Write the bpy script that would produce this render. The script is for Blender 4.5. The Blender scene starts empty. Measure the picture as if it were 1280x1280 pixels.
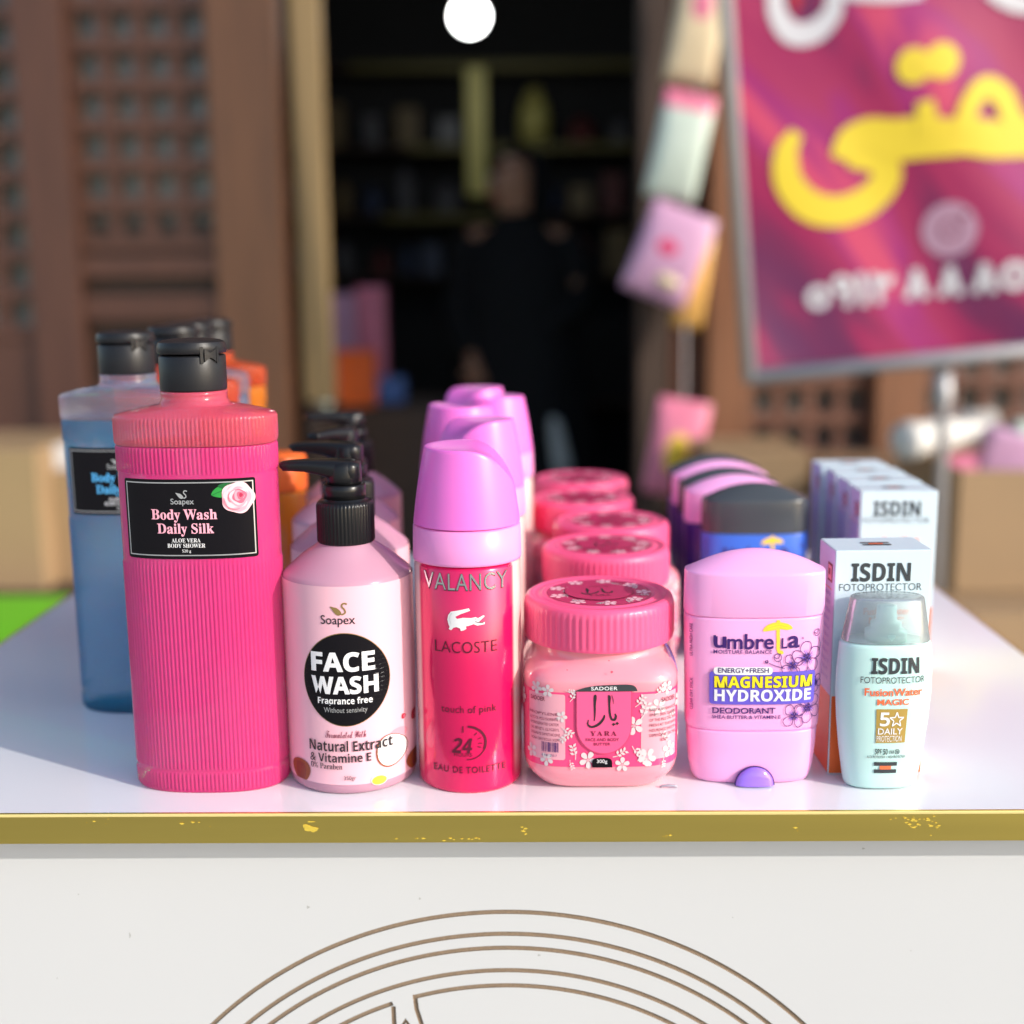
import bpy, bmesh, math, random
from mathutils import Vector, Matrix, noise
from mathutils.geometry import tessellate_polygon
random.seed(7)
R = math.radians
PI = math.pi
scn = bpy.context.scene
COL = scn.collection
T = 0.9                                   # height of the table top above the pavement

# ------------------------------------------------------------------ camera
FPX, CX, CY, CZ = 1560.0, 0.0, -0.548, T + 0.245
YAW, PITCH, ROLL = R(0.85), R(10.55), R(-0.57)
fwd = Vector((-math.sin(YAW) * math.cos(PITCH), math.cos(YAW) * math.cos(PITCH), -math.sin(PITCH)))
rgt0 = Vector((math.cos(YAW), math.sin(YAW), 0))
up0 = rgt0.cross(fwd)
rgt = rgt0 * math.cos(ROLL) + up0 * math.sin(ROLL)
upv = up0 * math.cos(ROLL) - rgt0 * math.sin(ROLL)
cam_d = bpy.data.cameras.new('camera')
cam = bpy.data.objects.new('camera', cam_d)
COL.objects.link(cam)
cam.matrix_world = Matrix(((rgt.x, upv.x, -fwd.x, CX), (rgt.y, upv.y, -fwd.y, CY), (rgt.z, upv.z, -fwd.z, CZ), (0, 0, 0, 1)))
cam_d.sensor_width = 36
cam_d.lens = FPX / 1280 * 36
cam_d.clip_start, cam_d.clip_end = 0.02, 400
cam_d.dof.use_dof = True
cam_d.dof.focus_distance = 0.585
cam_d.dof.aperture_fstop = 3.75
scn.camera = cam

# ------------------------------------------------------------------ light
SUN_AZ = (0.86, -0.51)
SUN_EL = R(24)
wd = bpy.data.worlds.new('World'); scn.world = wd
wd.use_nodes = True
nt = wd.node_tree
sky = nt.nodes.new('ShaderNodeTexSky')
sky.sky_type = 'NISHITA'
sky.sun_disc = False
sky.sun_elevation = SUN_EL
sky.sun_rotation = math.atan2(SUN_AZ[0], SUN_AZ[1])
sky.air_density, sky.dust_density, sky.ozone_density = 1.0, 1.5, 1.0
nt.links.new(sky.outputs[0], nt.nodes['Background'].inputs[0])
nt.nodes['Background'].inputs[1].default_value = 0.15
sd = bpy.data.lights.new('sun', 'SUN')
sd.energy = 2.05
sd.angle = R(0.5)
sd.color = (1.0, 0.95, 0.88)
sun = bpy.data.objects.new('sun', sd); COL.objects.link(sun)
sv = Vector((SUN_AZ[0] * math.cos(SUN_EL), SUN_AZ[1] * math.cos(SUN_EL), math.sin(SUN_EL)))
sun.rotation_euler = sv.to_track_quat('Z', 'Y').to_euler()
sun.location = sv * 20
scn.view_settings.view_transform = 'Standard'
scn.view_settings.look = 'None'
scn.view_settings.gamma = 1
scn.view_settings.exposure = 0.76
scn.cycles.use_denoising = True
scn.cycles.max_bounces = 14
scn.cycles.transmission_bounces = 12
scn.cycles.transparent_max_bounces = 12
scn.cycles.diffuse_bounces = 4
scn.cycles.glossy_bounces = 6
scn.cycles.sample_clamp_indirect = 8
scn.cycles.blur_glossy = 0.5
scn.cycles.volume_bounces = 10

def at(px, py, Y):
    """pixel of the 1280 photograph and a world depth -> point"""
    d = fwd * FPX + rgt * (px - 640) - upv * (py - 640)
    t = (Y - CY) / d.y
    return Vector((CX, CY, CZ)) + d * t

# ------------------------------------------------------------------ materials
def S(r, g, b):
    f = lambda c: (c / 255 / 12.92) if c / 255 <= 0.04045 else ((c / 255 + 0.055) / 1.055) ** 2.4
    return (f(r), f(g), f(b), 1)

def mat(name, col, rough=0.45, metal=0.0, var=0.0, vscale=30, bump=0.0, bscale=200, coat=0.0, sss=0.0, spec=0.5, stretch=(1, 1, 1), emit=None):
    m = bpy.data.materials.new(name); m.use_nodes = True
    n = m.node_tree.nodes; l = m.node_tree.links
    p = n['Principled BSDF']
    col = tuple(col) if len(col) == 4 else tuple(col) + (1,)
    p.inputs['Base Color'].default_value = col
    p.inputs['Roughness'].default_value = rough
    p.inputs['Metallic'].default_value = metal
    p.inputs['Specular IOR Level'].default_value = spec
    if coat:
        p.inputs['Coat Weight'].default_value = coat; p.inputs['Coat Roughness'].default_value = 0.06
    if sss:
        p.inputs['Subsurface Weight'].default_value = sss
        p.inputs['Subsurface Radius'].default_value = (1, .4, .4); p.inputs['Subsurface Scale'].default_value = 0.004
    if emit:
        p.inputs['Emission Color'].default_value = col; p.inputs['Emission Strength'].default_value = emit
    if var or bump:
        tc = n.new('ShaderNodeTexCoord'); mp = n.new('ShaderNodeMapping')
        mp.inputs['Scale'].default_value = stretch
        l.new(tc.outputs['Object'], mp.inputs[0])
    if var:
        nz = n.new('ShaderNodeTexNoise'); nz.inputs['Scale'].default_value = vscale; nz.inputs['Detail'].default_value = 6
        l.new(mp.outputs[0], nz.inputs['Vector'])
        mx = n.new('ShaderNodeMix'); mx.data_type = 'RGBA'
        mx.inputs[6].default_value = tuple(c * (1 - var) for c in col[:3]) + (1,)
        mx.inputs[7].default_value = tuple(min(1, c * (1 + var)) for c in col[:3]) + (1,)
        l.new(nz.outputs[0], mx.inputs[0]); l.new(mx.outputs[2], p.inputs['Base Color'])
        mr = n.new('ShaderNodeMapRange'); mr.inputs[3].default_value = max(0, rough - .12); mr.inputs[4].default_value = rough + .12
        l.new(nz.outputs[0], mr.inputs[0]); l.new(mr.outputs[0], p.inputs['Roughness'])
    if bump:
        n2 = n.new('ShaderNodeTexNoise'); n2.inputs['Scale'].default_value = bscale; n2.inputs['Detail'].default_value = 4
        l.new(mp.outputs[0], n2.inputs['Vector'])
        b = n.new('ShaderNodeBump'); b.inputs['Strength'].default_value = bump; b.inputs['Distance'].default_value = 0.002
        l.new(n2.outputs[0], b.inputs['Height']); l.new(b.outputs[0], p.inputs['Normal'])
    return m

def liquid(name, glow, absorb, dens, mixf=0.4, rough=0.05, ior=1.34, tint=(1, 1, 1, 1), clear=.3, back=.3, scat=None, sdens=0):
    """clear plastic filled with coloured, faintly milky liquid"""
    m = bpy.data.materials.new(name); m.use_nodes = True
    n = m.node_tree.nodes; l = m.node_tree.links
    n.remove(n['Principled BSDF']); out = n['Material Output']
    g = n.new('ShaderNodeBsdfGlass'); g.inputs['Color'].default_value = tint
    g.inputs['Roughness'].default_value = rough; g.inputs['IOR'].default_value = ior
    d = n.new('ShaderNodeBsdfDiffuse'); d.inputs['Color'].default_value = glow
    t = n.new('ShaderNodeBsdfTranslucent'); t.inputs['Color'].default_value = glow
    m1 = n.new('ShaderNodeMixShader'); m1.inputs[0].default_value = back
    tr = n.new('ShaderNodeBsdfTransparent'); m4 = n.new('ShaderNodeMixShader'); m4.inputs[0].default_value = clear
    l.new(g.outputs[0], m4.inputs[1]); l.new(tr.outputs[0], m4.inputs[2])
    m2 = n.new('ShaderNodeMixShader'); m2.inputs[0].default_value = mixf
    l.new(d.outputs[0], m1.inputs[1]); l.new(t.outputs[0], m1.inputs[2])
    l.new(m4.outputs[0], m2.inputs[1]); l.new(m1.outputs[0], m2.inputs[2])
    gl = n.new('ShaderNodeBsdfGlossy'); gl.inputs['Roughness'].default_value = 0.17
    fr = n.new('ShaderNodeFresnel'); fr.inputs['IOR'].default_value = 1.42
    mul = n.new('ShaderNodeMath'); mul.operation = 'MULTIPLY'; mul.inputs[1].default_value = 1 - (1 - mixf) * (1 - clear)
    m3 = n.new('ShaderNodeMixShader')
    l.new(fr.outputs[0], mul.inputs[0]); l.new(mul.outputs[0], m3.inputs[0])
    l.new(m2.outputs[0], m3.inputs[1]); l.new(gl.outputs[0], m3.inputs[2])
    l.new(m3.outputs[0], out.inputs['Surface'])
    if dens:
        v = n.new('ShaderNodeVolumeAbsorption'); v.inputs['Color'].default_value = absorb; v.inputs['Density'].default_value = dens
        if scat:
            sc = n.new('ShaderNodeVolumeScatter'); sc.inputs['Color'].default_value = scat; sc.inputs['Density'].default_value = sdens
            ad = n.new('ShaderNodeAddShader'); l.new(v.outputs[0], ad.inputs[0]); l.new(sc.outputs[0], ad.inputs[1]); l.new(ad.outputs[0], out.inputs['Volume'])
        else: l.new(v.outputs[0], out.inputs['Volume'])
    return m

M = {}
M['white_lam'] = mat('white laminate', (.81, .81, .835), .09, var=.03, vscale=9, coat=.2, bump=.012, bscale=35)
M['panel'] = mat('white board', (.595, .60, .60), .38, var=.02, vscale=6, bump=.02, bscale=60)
M['mdf'] = mat('raw fibreboard', (.27, .195, .13), .9, var=.35, vscale=900, bump=.3, bscale=1500)
M['speck'] = mat('grey dirt', (.40, .40, .38), .8)
M['gold'] = mat('gold edging', (.80, .62, .15), .30, 1.0, var=.28, vscale=7, bump=.05, bscale=40, stretch=(.15, 1, 3))
M['goldlip_glint'] = mat('gold lip highlight', (.88, .72, .28), .3, .25)  # paler strip; the edge's highlight is put into its colour
M['goldfleck'] = mat('worn yellow patch', (.85, .62, .08), .45, .4)
M['black'] = mat('black plastic', (.008, .008, .009), .30, bump=.02, bscale=500, spec=.35)
M['blackmatte'] = mat('black satin plastic', (.012, .012, .014), .40, spec=.35, var=.1, vscale=120, bump=.03, bscale=900)
M['lab_black'] = mat('black label film', (.006, .005, .007), .22, spec=.22)
M['silver'] = mat('silver print', (.72, .72, .72), .30, .8)
M['silvermir'] = mat('silver foil', (.80, .82, .83), .22, 1.0)
M['white'] = mat('white print', (.83, .82, .82), .4)
M['pinkprint'] = mat('pale pink print', S(255, 178, 196), .4)
M['blueprint'] = mat('light blue print', S(95, 190, 245), .4)
M['darkprint'] = mat('dark print', (.025, .015, .02), .45)
M['greyprint'] = mat('grey print', (.035, .042, .047), .5)
M['bronze'] = mat('bronze print', (.30, .20, .07), .4, .3)
M['rose1'] = mat('rose pale', S(252, 200, 208), .4)
M['rose2'] = mat('rose mid', S(246, 160, 176), .4)
M['rose3'] = mat('rose deep', S(226, 100, 128), .4)
M['rose4'] = mat('rose heart', S(176, 34, 74), .4)
M['leaf'] = mat('leaf green', S(40, 150, 60), .4)
M['leaf2'] = mat('leaf dark', S(18, 96, 44), .4)
M['pink_liq'] = liquid('pink wash', (1.0, .055, .28, 1), (1, .2, .5, 1), 4, .55, .03, clear=.8, back=.13, scat=(1, .04, .28, 1), sdens=50)
M['pink_top'] = liquid('pink shoulder', (1.0, .11, .20, 1), (1, .10, .20, 1), 10, .40, .02, clear=.68, back=.15, scat=(1, .15, .22, 1), sdens=22)
M['blue_liq'] = liquid('blue wash', (.01, .36, .76, 1), (.02, .62, .92, 1), 16, .15, .03, clear=.45, back=.5, scat=(.01, .60, .95, 1), sdens=24)
M['blue_top'] = liquid('blue shoulder', (.45, .52, .72, 1), (.45, .60, .95, 1), 8, .16, .03, clear=.6, back=.4)
M['orange_liq'] = liquid('orange wash', (1.0, .30, .01, 1), (1, .34, .04, 1), 14, .5, .04, clear=.5, scat=(1, .4, .05, 1), sdens=30)
M['orange_top'] = liquid('orange shoulder', (1.0, .13, .03, 1), (1, .16, .04, 1), 22, .40, .03, clear=.5)
M['red_liq'] = liquid('red orange wash', (.98, .09, .04, 1), (1, .18, .08, 1), 30, .5, .04)
M['face_liq'] = liquid('pearly pink wash', (1.0, .53, .70, 1), (1, .66, .84, 1), 4, .70, .04, clear=.6, back=.3, scat=(1, .66, .82, 1), sdens=20)
M['face_lab'] = mat('pale pink label', S(242, 186, 199), .30, coat=.1)
M['almond'] = mat('almond brown', S(142, 70, 34), .5, var=.3, vscale=500)
M['lemon'] = mat('lemon print', S(236, 190, 52), .4)
M['tube'] = mat('white dip tube', (.85, .74, .80), .3)
M['can_cap'] = mat('orchid cap', S(240, 118, 210), .34, sss=.15)
M['can_ring'] = mat('pale orchid ring', S(246, 152, 212), .36, sss=.1)
M['can_dark'] = mat('magenta ink', S(90, 6, 40), .4)
M['lid'] = mat('coral pink lid', S(246, 92, 138), .36, sss=.12, bump=.015, bscale=400)
M['cream'] = mat('pink cream in clear jar', S(243, 150, 164), .10, var=.06, vscale=40, coat=.6, sss=.2)
M['jarlab'] = mat('hot pink label', S(243, 74, 128), .22, coat=.3)
M['jarpale'] = mat('pale pink print', S(234, 164, 178), .3)
M['creamdot'] = mat('rose bits', S(214, 84, 108), .3)
M['petal'] = mat('petal white print', (.70, .60, .61), .4)
M['jarink'] = mat('maroon ink', S(120, 22, 56), .4)
M['lidsticker'] = mat('rose lid sticker', S(214, 66, 112), .25, coat=.3)
M['deo'] = mat('candy pink plastic', S(246, 172, 222), .30, sss=.15, coat=.1)
M['purple'] = mat('violet button', S(150, 110, 228), .12, coat=.5)
M['violet'] = mat('violet print', S(104, 88, 202), .35)
M['navy'] = mat('plum ink', S(58, 22, 104), .4)
M['yellow'] = mat('yellow print', S(250, 226, 30), .4)
M['umbyellow'] = mat('amber print', S(246, 206, 66), .4)
M['dark_cap'] = mat('charcoal cap', S(66, 71, 75), .25, bump=.01)
M['blue_deo'] = mat('royal blue plastic', S(62, 112, 214), .28, coat=.1)
M['navy_deo'] = mat('dark violet plastic', S(64, 44, 128), .3)
M['mint'] = mat('pale mint plastic', S(198, 232, 226), .34, sss=.15)
M['orange'] = mat('orange print', S(240, 112, 66), .45)
M['ochre'] = mat('ochre print', S(176, 146, 70), .4)
M['teal'] = mat('pale teal nozzle', S(170, 222, 216), .35)
M['carton'] = mat('pale blue carton', S(206, 225, 231), .42, bump=.01)
M['carton_side'] = mat('shade tinted carton side', S(196, 196, 232), .42)  # lavender stands in for shade on the left face
M['carton_orange'] = mat('orange carton', S(238, 106, 40), .42)
M['frost'] = liquid('frosted cap', (.92, .95, .96, 1), (1, 1, 1, 1), 0, .22, .2, 1.12, clear=.8, back=.5)
M['wood'] = mat('old brown wood', (.155, .066, .042), .62, var=.35, vscale=9, bump=.25, bscale=30, stretch=(3, 3, .35))
M['wood2'] = mat('warm brown wood', (.225, .098, .048), .55, var=.4, vscale=8, bump=.2, bscale=30, stretch=(3, 3, .3))
M['wooddark'] = mat('dark brown wood', (.055, .032, .022), .7, var=.3, vscale=9, bump=.2, stretch=(3, 3, .4))
M['tan'] = mat('pale tan wood', (.28, .185, .08), .5, var=.2, vscale=10, stretch=(3, 3, .3))
M['glass_sheen'] = mat('window glass with sky sheen', (.30, .30, .28), .12, var=.3, vscale=3)  # grey base stands in for sky reflected in the panes
M['plaster'] = mat('beige plaster', (.42, .36, .28), .85, var=.2, vscale=5, bump=.2, bscale=20)
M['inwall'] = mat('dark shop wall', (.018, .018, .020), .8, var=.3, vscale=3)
M['brass_lit'] = mat('lamplit brass tone', (.78, .70, .20), .4, .1)  # brass of upright and jar, lamplight brightened into its colour
M['brass_dim'] = mat('dim light brass tone', (.14, .12, .03), .5, .3)  # same brass, darkened in colour for dim light on the shelf edges
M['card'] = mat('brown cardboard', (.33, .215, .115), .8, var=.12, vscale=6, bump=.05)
M['carddark'] = mat('dark brown cardboard', (.20, .12, .07), .85, var=.2)  # deeper brown board, for one box only
M['pave'] = mat('stone paving', (.34, .31, .27), .85, var=.25, vscale=1.5, bump=.3, bscale=8)
M['green'] = mat('bright green top', (.13, .50, .008), .5, var=.10, vscale=25, bump=.1)
M['steel'] = mat('grey metal tube', (.46, .45, .46), .45, .4, var=.08, vscale=10)
M['bwhite'] = mat('banner white', (.62, .60, .62), .5)
M['byellow'] = mat('banner yellow', (.74, .56, .03), .5)
M['cloth_black'] = mat('black cloth', (.006, .006, .007), .9)
M['skin'] = mat('skin', (.56, .29, .18), .5, sss=.1)
M['bag'] = mat('grey plastic bag', (.74, .77, .74), .35, bump=.4, bscale=25)
M['emblem'] = mat('greyish pink print', (.42, .24, .33), .5)
M['lamp'] = mat('lamp globe', (1, 1, .97), .5, emit=14)
M['pk1'] = mat('packet pink', S(226, 130, 160), .35, var=.2, vscale=14)
M['pk2'] = mat('packet cream', S(232, 214, 180), .35, var=.15, vscale=14)
M['pk3'] = mat('packet mint', S(206, 222, 212), .35, var=.1, vscale=12)
M['pk4'] = mat('packet lilac', S(206, 160, 196), .35, var=.2, vscale=12)
M['pk5'] = mat('packet tan', S(222, 172, 96), .35, var=.15, vscale=12)
M['pkred'] = mat('packet red', S(190, 40, 60), .4)
M['pkblue'] = mat('packet blue', S(70, 110, 180), .4)
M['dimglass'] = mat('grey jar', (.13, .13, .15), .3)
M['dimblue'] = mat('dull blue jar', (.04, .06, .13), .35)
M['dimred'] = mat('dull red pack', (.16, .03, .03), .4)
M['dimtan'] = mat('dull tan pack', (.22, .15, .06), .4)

def can_material():
    """white pearl can, magenta print over the front with soft printed sides"""
    m = bpy.data.materials.new('magenta and pearl can'); m.use_nodes = True
    n = m.node_tree.nodes; l = m.node_tree.links; p = n['Principled BSDF']
    tc = n.new('ShaderNodeTexCoord'); sx = n.new('ShaderNodeSeparateXYZ'); l.new(tc.outputs['Object'], sx.inputs[0])
    ng = n.new('ShaderNodeMath'); ng.operation = 'MULTIPLY'; ng.inputs[1].default_value = -1; l.new(sx.outputs['Y'], ng.inputs[0])
    a = n.new('ShaderNodeMath'); a.operation = 'ARCTAN2'; l.new(sx.outputs['X'], a.inputs[0]); l.new(ng.outputs[0], a.inputs[1])
    ab = n.new('ShaderNodeMath'); ab.operation = 'ABSOLUTE'; l.new(a.outputs[0], ab.inputs[0])
    mr = n.new('ShaderNodeMapRange'); mr.interpolation_type = 'SMOOTHSTEP'
    mr.inputs[1].default_value = .98; mr.inputs[2].default_value = 1.10
    l.new(ab.outputs[0], mr.inputs[0])
    z = n.new('ShaderNodeMapRange'); z.inputs[1].default_value = .004; z.inputs[2].default_value = .022; l.new(sx.outputs['Z'], z.inputs[0])
    mu = n.new('ShaderNodeMath'); mu.operation = 'MULTIPLY'; l.new(mr.outputs[0], mu.inputs[0]); l.new(z.outputs[0], mu.inputs[1])
    mx = n.new('ShaderNodeMix'); mx.data_type = 'RGBA'
    mx.inputs[6].default_value = S(226, 14, 92); mx.inputs[7].default_value = S(244, 214, 206)
    l.new(mu.outputs[0], mx.inputs[0]); l.new(mx.outputs[2], p.inputs['Base Color'])
    p.inputs['Roughness'].default_value = .2; p.inputs['Metallic'].default_value = .25
    p.inputs['Coat Weight'].default_value = .5; p.inputs['Coat Roughness'].default_value = .08
    return m
M['can'] = can_material()

def banner_material():
    m = bpy.data.materials.new('magenta swirl banner print'); m.use_nodes = True
    n = m.node_tree.nodes; l = m.node_tree.links; p = n['Principled BSDF']
    tc = n.new('ShaderNodeTexCoord'); mp = n.new('ShaderNodeMapping')
    mr = n.new('ShaderNodeMapping'); mr.inputs['Rotation'].default_value = (0, R(36), 0)
    mp.inputs['Scale'].default_value = (3.4, 1, .8)
    l.new(tc.outputs['Object'], mr.inputs[0]); l.new(mr.outputs[0], mp.inputs[0])
    nz = n.new('ShaderNodeTexNoise'); nz.inputs['Scale'].default_value = 1.7; nz.inputs['Detail'].default_value = 3; nz.inputs['Distortion'].default_value = .7
    l.new(mp.outputs[0], nz.inputs[0])
    r = n.new('ShaderNodeValToRGB'); e = r.color_ramp.elements
    e[0].position, e[0].color = .34, S(88, 16, 74)
    e[1].position, e[1].color = .70, S(196, 62, 98)
    for q, c in ((.43, S(104, 16, 72)), (.50, S(148, 8, 76)), (.58, S(156, 26, 80)), (.63, S(148, 14, 104))):
        k = e.new(q); k.color = c
    l.new(nz.outputs[0], r.inputs[0]); l.new(r.outputs[0], p.inputs['Base Color'])
    p.inputs['Roughness'].default_value = .45
    return m
M['banner'] = banner_material()

# ------------------------------------------------------------------ building helpers
class MB:
    def __init__(s): s.v, s.f, s.m, s.s, s.mats = [], [], [], [], []
    def mi(s, m):
        m = M[m] if isinstance(m, str) else m
        if m not in s.mats: s.mats.append(m)
        return s.mats.index(m)
    def add(s, vs, fs, m, smooth=True):
        k = s.mi(m); o = len(s.v)
        s.v += [tuple(p) for p in vs]
        for f in fs:
            s.f.append([i + o for i in f]); s.m.append(k); s.s.append(smooth)
    def build(s, name, parent=None, loc=None, sharp=None):
        me = bpy.data.meshes.new(name); me.from_pydata(s.v, [], s.f)
        for m in s.mats: me.materials.append(m)
        me.polygons.foreach_set('material_index', s.m); me.polygons.foreach_set('use_smooth', s.s)
        me.validate(); me.update()
        if sharp is not None: me.set_sharp_from_angle(angle=R(sharp))
        o = bpy.data.objects.new(name, me); COL.objects.link(o)
        if parent: o.parent = parent
        if loc is not None: o.location = loc
        return o
    def loft(s, rings, m, cap0=True, cap1=True, smooth=True):
        N = len(rings[0]); vs = [p for r in rings for p in r]; fs = []
        for j in range(len(rings) - 1):
            for i in range(N):
                k = (i + 1) % N
                fs.append((j * N + i, j * N + k, (j + 1) * N + k, (j + 1) * N + i))
        if cap0: fs.append(tuple(range(N - 1, -1, -1)))
        if cap1: fs.append(tuple((len(rings) - 1) * N + i for i in range(N)))
        s.add(vs, fs, m, smooth)
    def lathe(s, prof, m, N=64, cx=0, cy=0, rib=0, nr=0, ribz=None, smooth=True, cap0=True, cap1=True):
        rings = []
        for r, z in prof:
            on = rib and ribz and ribz[0] <= z <= ribz[1]
            rings.append([(cx + (r + (rib * math.cos(2 * PI * nr * i / N) if on else 0)) * math.cos(2 * PI * i / N),
                           cy + (r + (rib * math.cos(2 * PI * nr * i / N) if on else 0)) * math.sin(2 * PI * i / N), z) for i in range(N)])
        s.loft(rings, m, cap0, cap1, smooth)
    def box(s, x0, x1, y0, y1, z0, z1, m, bev=0.0, smooth=False):
        bm = bmesh.new()
        bmesh.ops.create_cube(bm, size=1)
        for v in bm.verts:
            v.co = ((x0 + x1) / 2 + v.co.x * (x1 - x0), (y0 + y1) / 2 + v.co.y * (y1 - y0), (z0 + z1) / 2 + v.co.z * (z1 - z0))
        if bev: bmesh.ops.bevel(bm, geom=bm.edges[:], offset=bev, segments=2, affect='EDGES', profile=.6)
        s.bm(bm, m, smooth); bm.free()
    def bm(s, bm, m, smooth=False):
        bm.verts.index_update()
        s.add([v.co[:] for v in bm.verts], [[v.index for v in f.verts] for f in bm.faces], m, smooth)
    def tube(s, pts, rad, m, N=12, smooth=True):
        pts = [Vector(p) for p in pts]; rings = []
        rad = rad if isinstance(rad, (list, tuple)) else [rad] * len(pts)
        for i, p in enumerate(pts):
            t = (pts[min(i + 1, len(pts) - 1)] - pts[max(i - 1, 0)]).normalized()
            a = t.cross(Vector((0, 0, 1)))
            if a.length < 1e-3: a = t.cross(Vector((0, 1, 0)))
            a.normalize(); b = t.cross(a)
            rings.append([p + (a * math.cos(2 * PI * k / N) + b * math.sin(2 * PI * k / N)) * rad[i] for k in range(N)])
        s.loft(rings, m, smooth=smooth)
    def dome(s, c, rx, ry, rz, m, N=24, half=False):
        rings = []; J = 12
        for j in range(1 if not half else 0, J):
            a = -PI / 2 + PI * j / J if not half else PI / 2 * j / J
            rings.append([(c[0] + rx * math.cos(a) * math.cos(2 * PI * i / N), c[1] + ry * math.cos(a) * math.sin(2 * PI * i / N), c[2] + rz * math.sin(a)) for i in range(N)])
        s.loft(rings, m)

def empty(name, label, cat, loc=(0, 0, 0), rz=0, group=None):
    o = bpy.data.objects.new(name, None); COL.objects.link(o)
    o.location = loc; o.rotation_euler = (0, 0, rz); o.empty_display_size = .02
    return tag(o, label, cat, group)
def tag(o, label, cat, group=None, kind=None):
    o['label'] = label; o['category'] = cat
    if group: o['group'] = group
    if kind: o['kind'] = kind
    return o
def copy_tree(o, parent=None):
    c = o.copy(); COL.objects.link(c); c.parent = parent
    for ch in [k for k in COL.objects if k.parent == o]: copy_tree(ch, c)
    return c
def place(o, x, y, z=T, rz=0):
    o.location = (x, y, z); o.rotation_euler = (0, 0, rz); return o
def remat(o, table):
    """give a copied thing meshes of its own with other materials"""
    for ch in [k for k in COL.objects if k.parent == o]:
        if ch.type == 'MESH':
            ch.data = ch.data.copy()
            for i, m in enumerate(ch.data.materials):
                for a, b in table.items():
                    if m == M[a]: ch.data.materials[i] = M[b]
        remat(ch, table)

_per = {}
def perim(a, b, n, N):
    """N equally spaced points (and normals) round a superellipse, starting at the front, -Y, going to +X"""
    k = (a, b, n, N)
    if k in _per: return _per[k]
    K = 4000; P = []
    for i in range(K + 1):
        t = 2 * PI * i / K; sn, cs = math.sin(t), math.cos(t)
        P.append((a * math.copysign(abs(sn) ** (2 / n), sn), -b * math.copysign(abs(cs) ** (2 / n), cs)))
    L = [0]
    for i in range(K): L.append(L[-1] + math.hypot(P[i + 1][0] - P[i][0], P[i + 1][1] - P[i][1]))
    out = []; j = 0
    for i in range(N):
        d = L[-1] * i / N
        while L[j + 1] < d: j += 1
        f = (d - L[j]) / max(1e-12, L[j + 1] - L[j])
        x, y = P[j][0] + f * (P[j + 1][0] - P[j][0]), P[j][1] + f * (P[j + 1][1] - P[j][1])
        nx, ny = math.copysign(abs(x / a) ** (n - 1) / a, x), math.copysign(abs(y / b) ** (n - 1) / b, y)
        h = math.hypot(nx, ny) or 1
        out.append((x, y, nx / h, ny / h))
    _per[k] = (out, L[-1]); return _per[k]
def sering(a, b, n, z, N=96, rib=0, nr=0, sa=1, sb=1):
    P, _ = perim(a, b, n, N)
    return [((x + nx * rib * math.cos(2 * PI * nr * i / N)) * sa, (y + ny * rib * math.cos(2 * PI * nr * i / N)) * sb, z) for i, (x, y, nx, ny) in enumerate(P)]

class Wrap:
    """(arc length from the front, height, lift) -> point on a superelliptic wall"""
    def __init__(s, a, b, n, sc=None):
        s.N = 2400; s.P, s.L = perim(a, b, n, s.N); s.sc = sc or (lambda z: (1, 1))
    def __call__(s, u, z, off):
        q = (u / s.L * s.N) % s.N; i = int(q); f = q - i
        A, B = s.P[i], s.P[(i + 1) % s.N]
        x, y, nx, ny = (A[k] + f * (B[k] - A[k]) for k in range(4))
        sa, sb = s.sc(z)
        return (x * sa + nx * off, y * sb + ny * off, z)
def flatwall(y):
    return lambda u, z, off: (u, y - off, z)

# --- text: the built-in font; bold serif, bold sans and script come from its own glyph set
def style(s, k):
    if k == 'r': return s
    U, Lw, D = {'bs': (0x1D400, 0x1D41A, 0x1D7CE), 'b': (0x1D5D4, 0x1D5EE, 0x1D7EC), 'sc': (0x1D4D0, 0x1D4EA, None)}[k]
    o = ''
    for c in s:
        if 'A' <= c <= 'Z': o += chr(U + ord(c) - 65)
        elif 'a' <= c <= 'z': o += chr(Lw + ord(c) - 97)
        elif c.isdigit() and D: o += chr(D + ord(c) - 48)
        else: o += c
    return o
_tx = {}
def text_tris(s, k='r', bold=0.0, space=1.0):
    key = (s, k, bold, space)
    if key in _tx: return _tx[key]
    c = bpy.data.curves.new('t', 'FONT'); c.body = style(s, k); c.offset = bold; c.space_character = space; c.resolution_u = 4
    o = bpy.data.objects.new('t', c); COL.objects.link(o)
    me = o.evaluated_get(bpy.context.evaluated_depsgraph_get()).to_mesh()
    V = [(v.co.x, v.co.y) for v in me.vertices]; F = []
    me.calc_loop_triangles()
    for t in me.loop_triangles: F.append(tuple(t.vertices))
    bpy.data.objects.remove(o); bpy.data.curves.remove(c)
    x0, x1 = min(p[0] for p in V), max(p[0] for p in V); y0, y1 = min(p[1] for p in V), max(p[1] for p in V)
    V = [((p[0] - (x0 + x1) / 2) / (x1 - x0), (p[1] - (y0 + y1) / 2) / (x1 - x0)) for p in V]
    _tx[key] = (V, F, (y1 - y0) / (x1 - x0)); return _tx[key]

def catmull(P, n=8, closed=False):
    out = []; K = len(P)
    for i in range(K if closed else K - 1):
        g = (lambda j: P[j % K]) if closed else (lambda j: P[min(max(j, 0), K - 1)])
        a, b, c, d = g(i - 1), g(i), g(i + 1), g(i + 2)
        for k in range(n):
            t = k / n
            out.append(tuple(.5 * ((2 * b[q]) + (-a[q] + c[q]) * t + (2 * a[q] - 5 * b[q] + 4 * c[q] - d[q]) * t * t + (-a[q] + 3 * b[q] - 3 * c[q] + d[q]) * t ** 3) for q in range(len(b))))
    if not closed: out.append(tuple(P[-1]))
    return out

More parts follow.
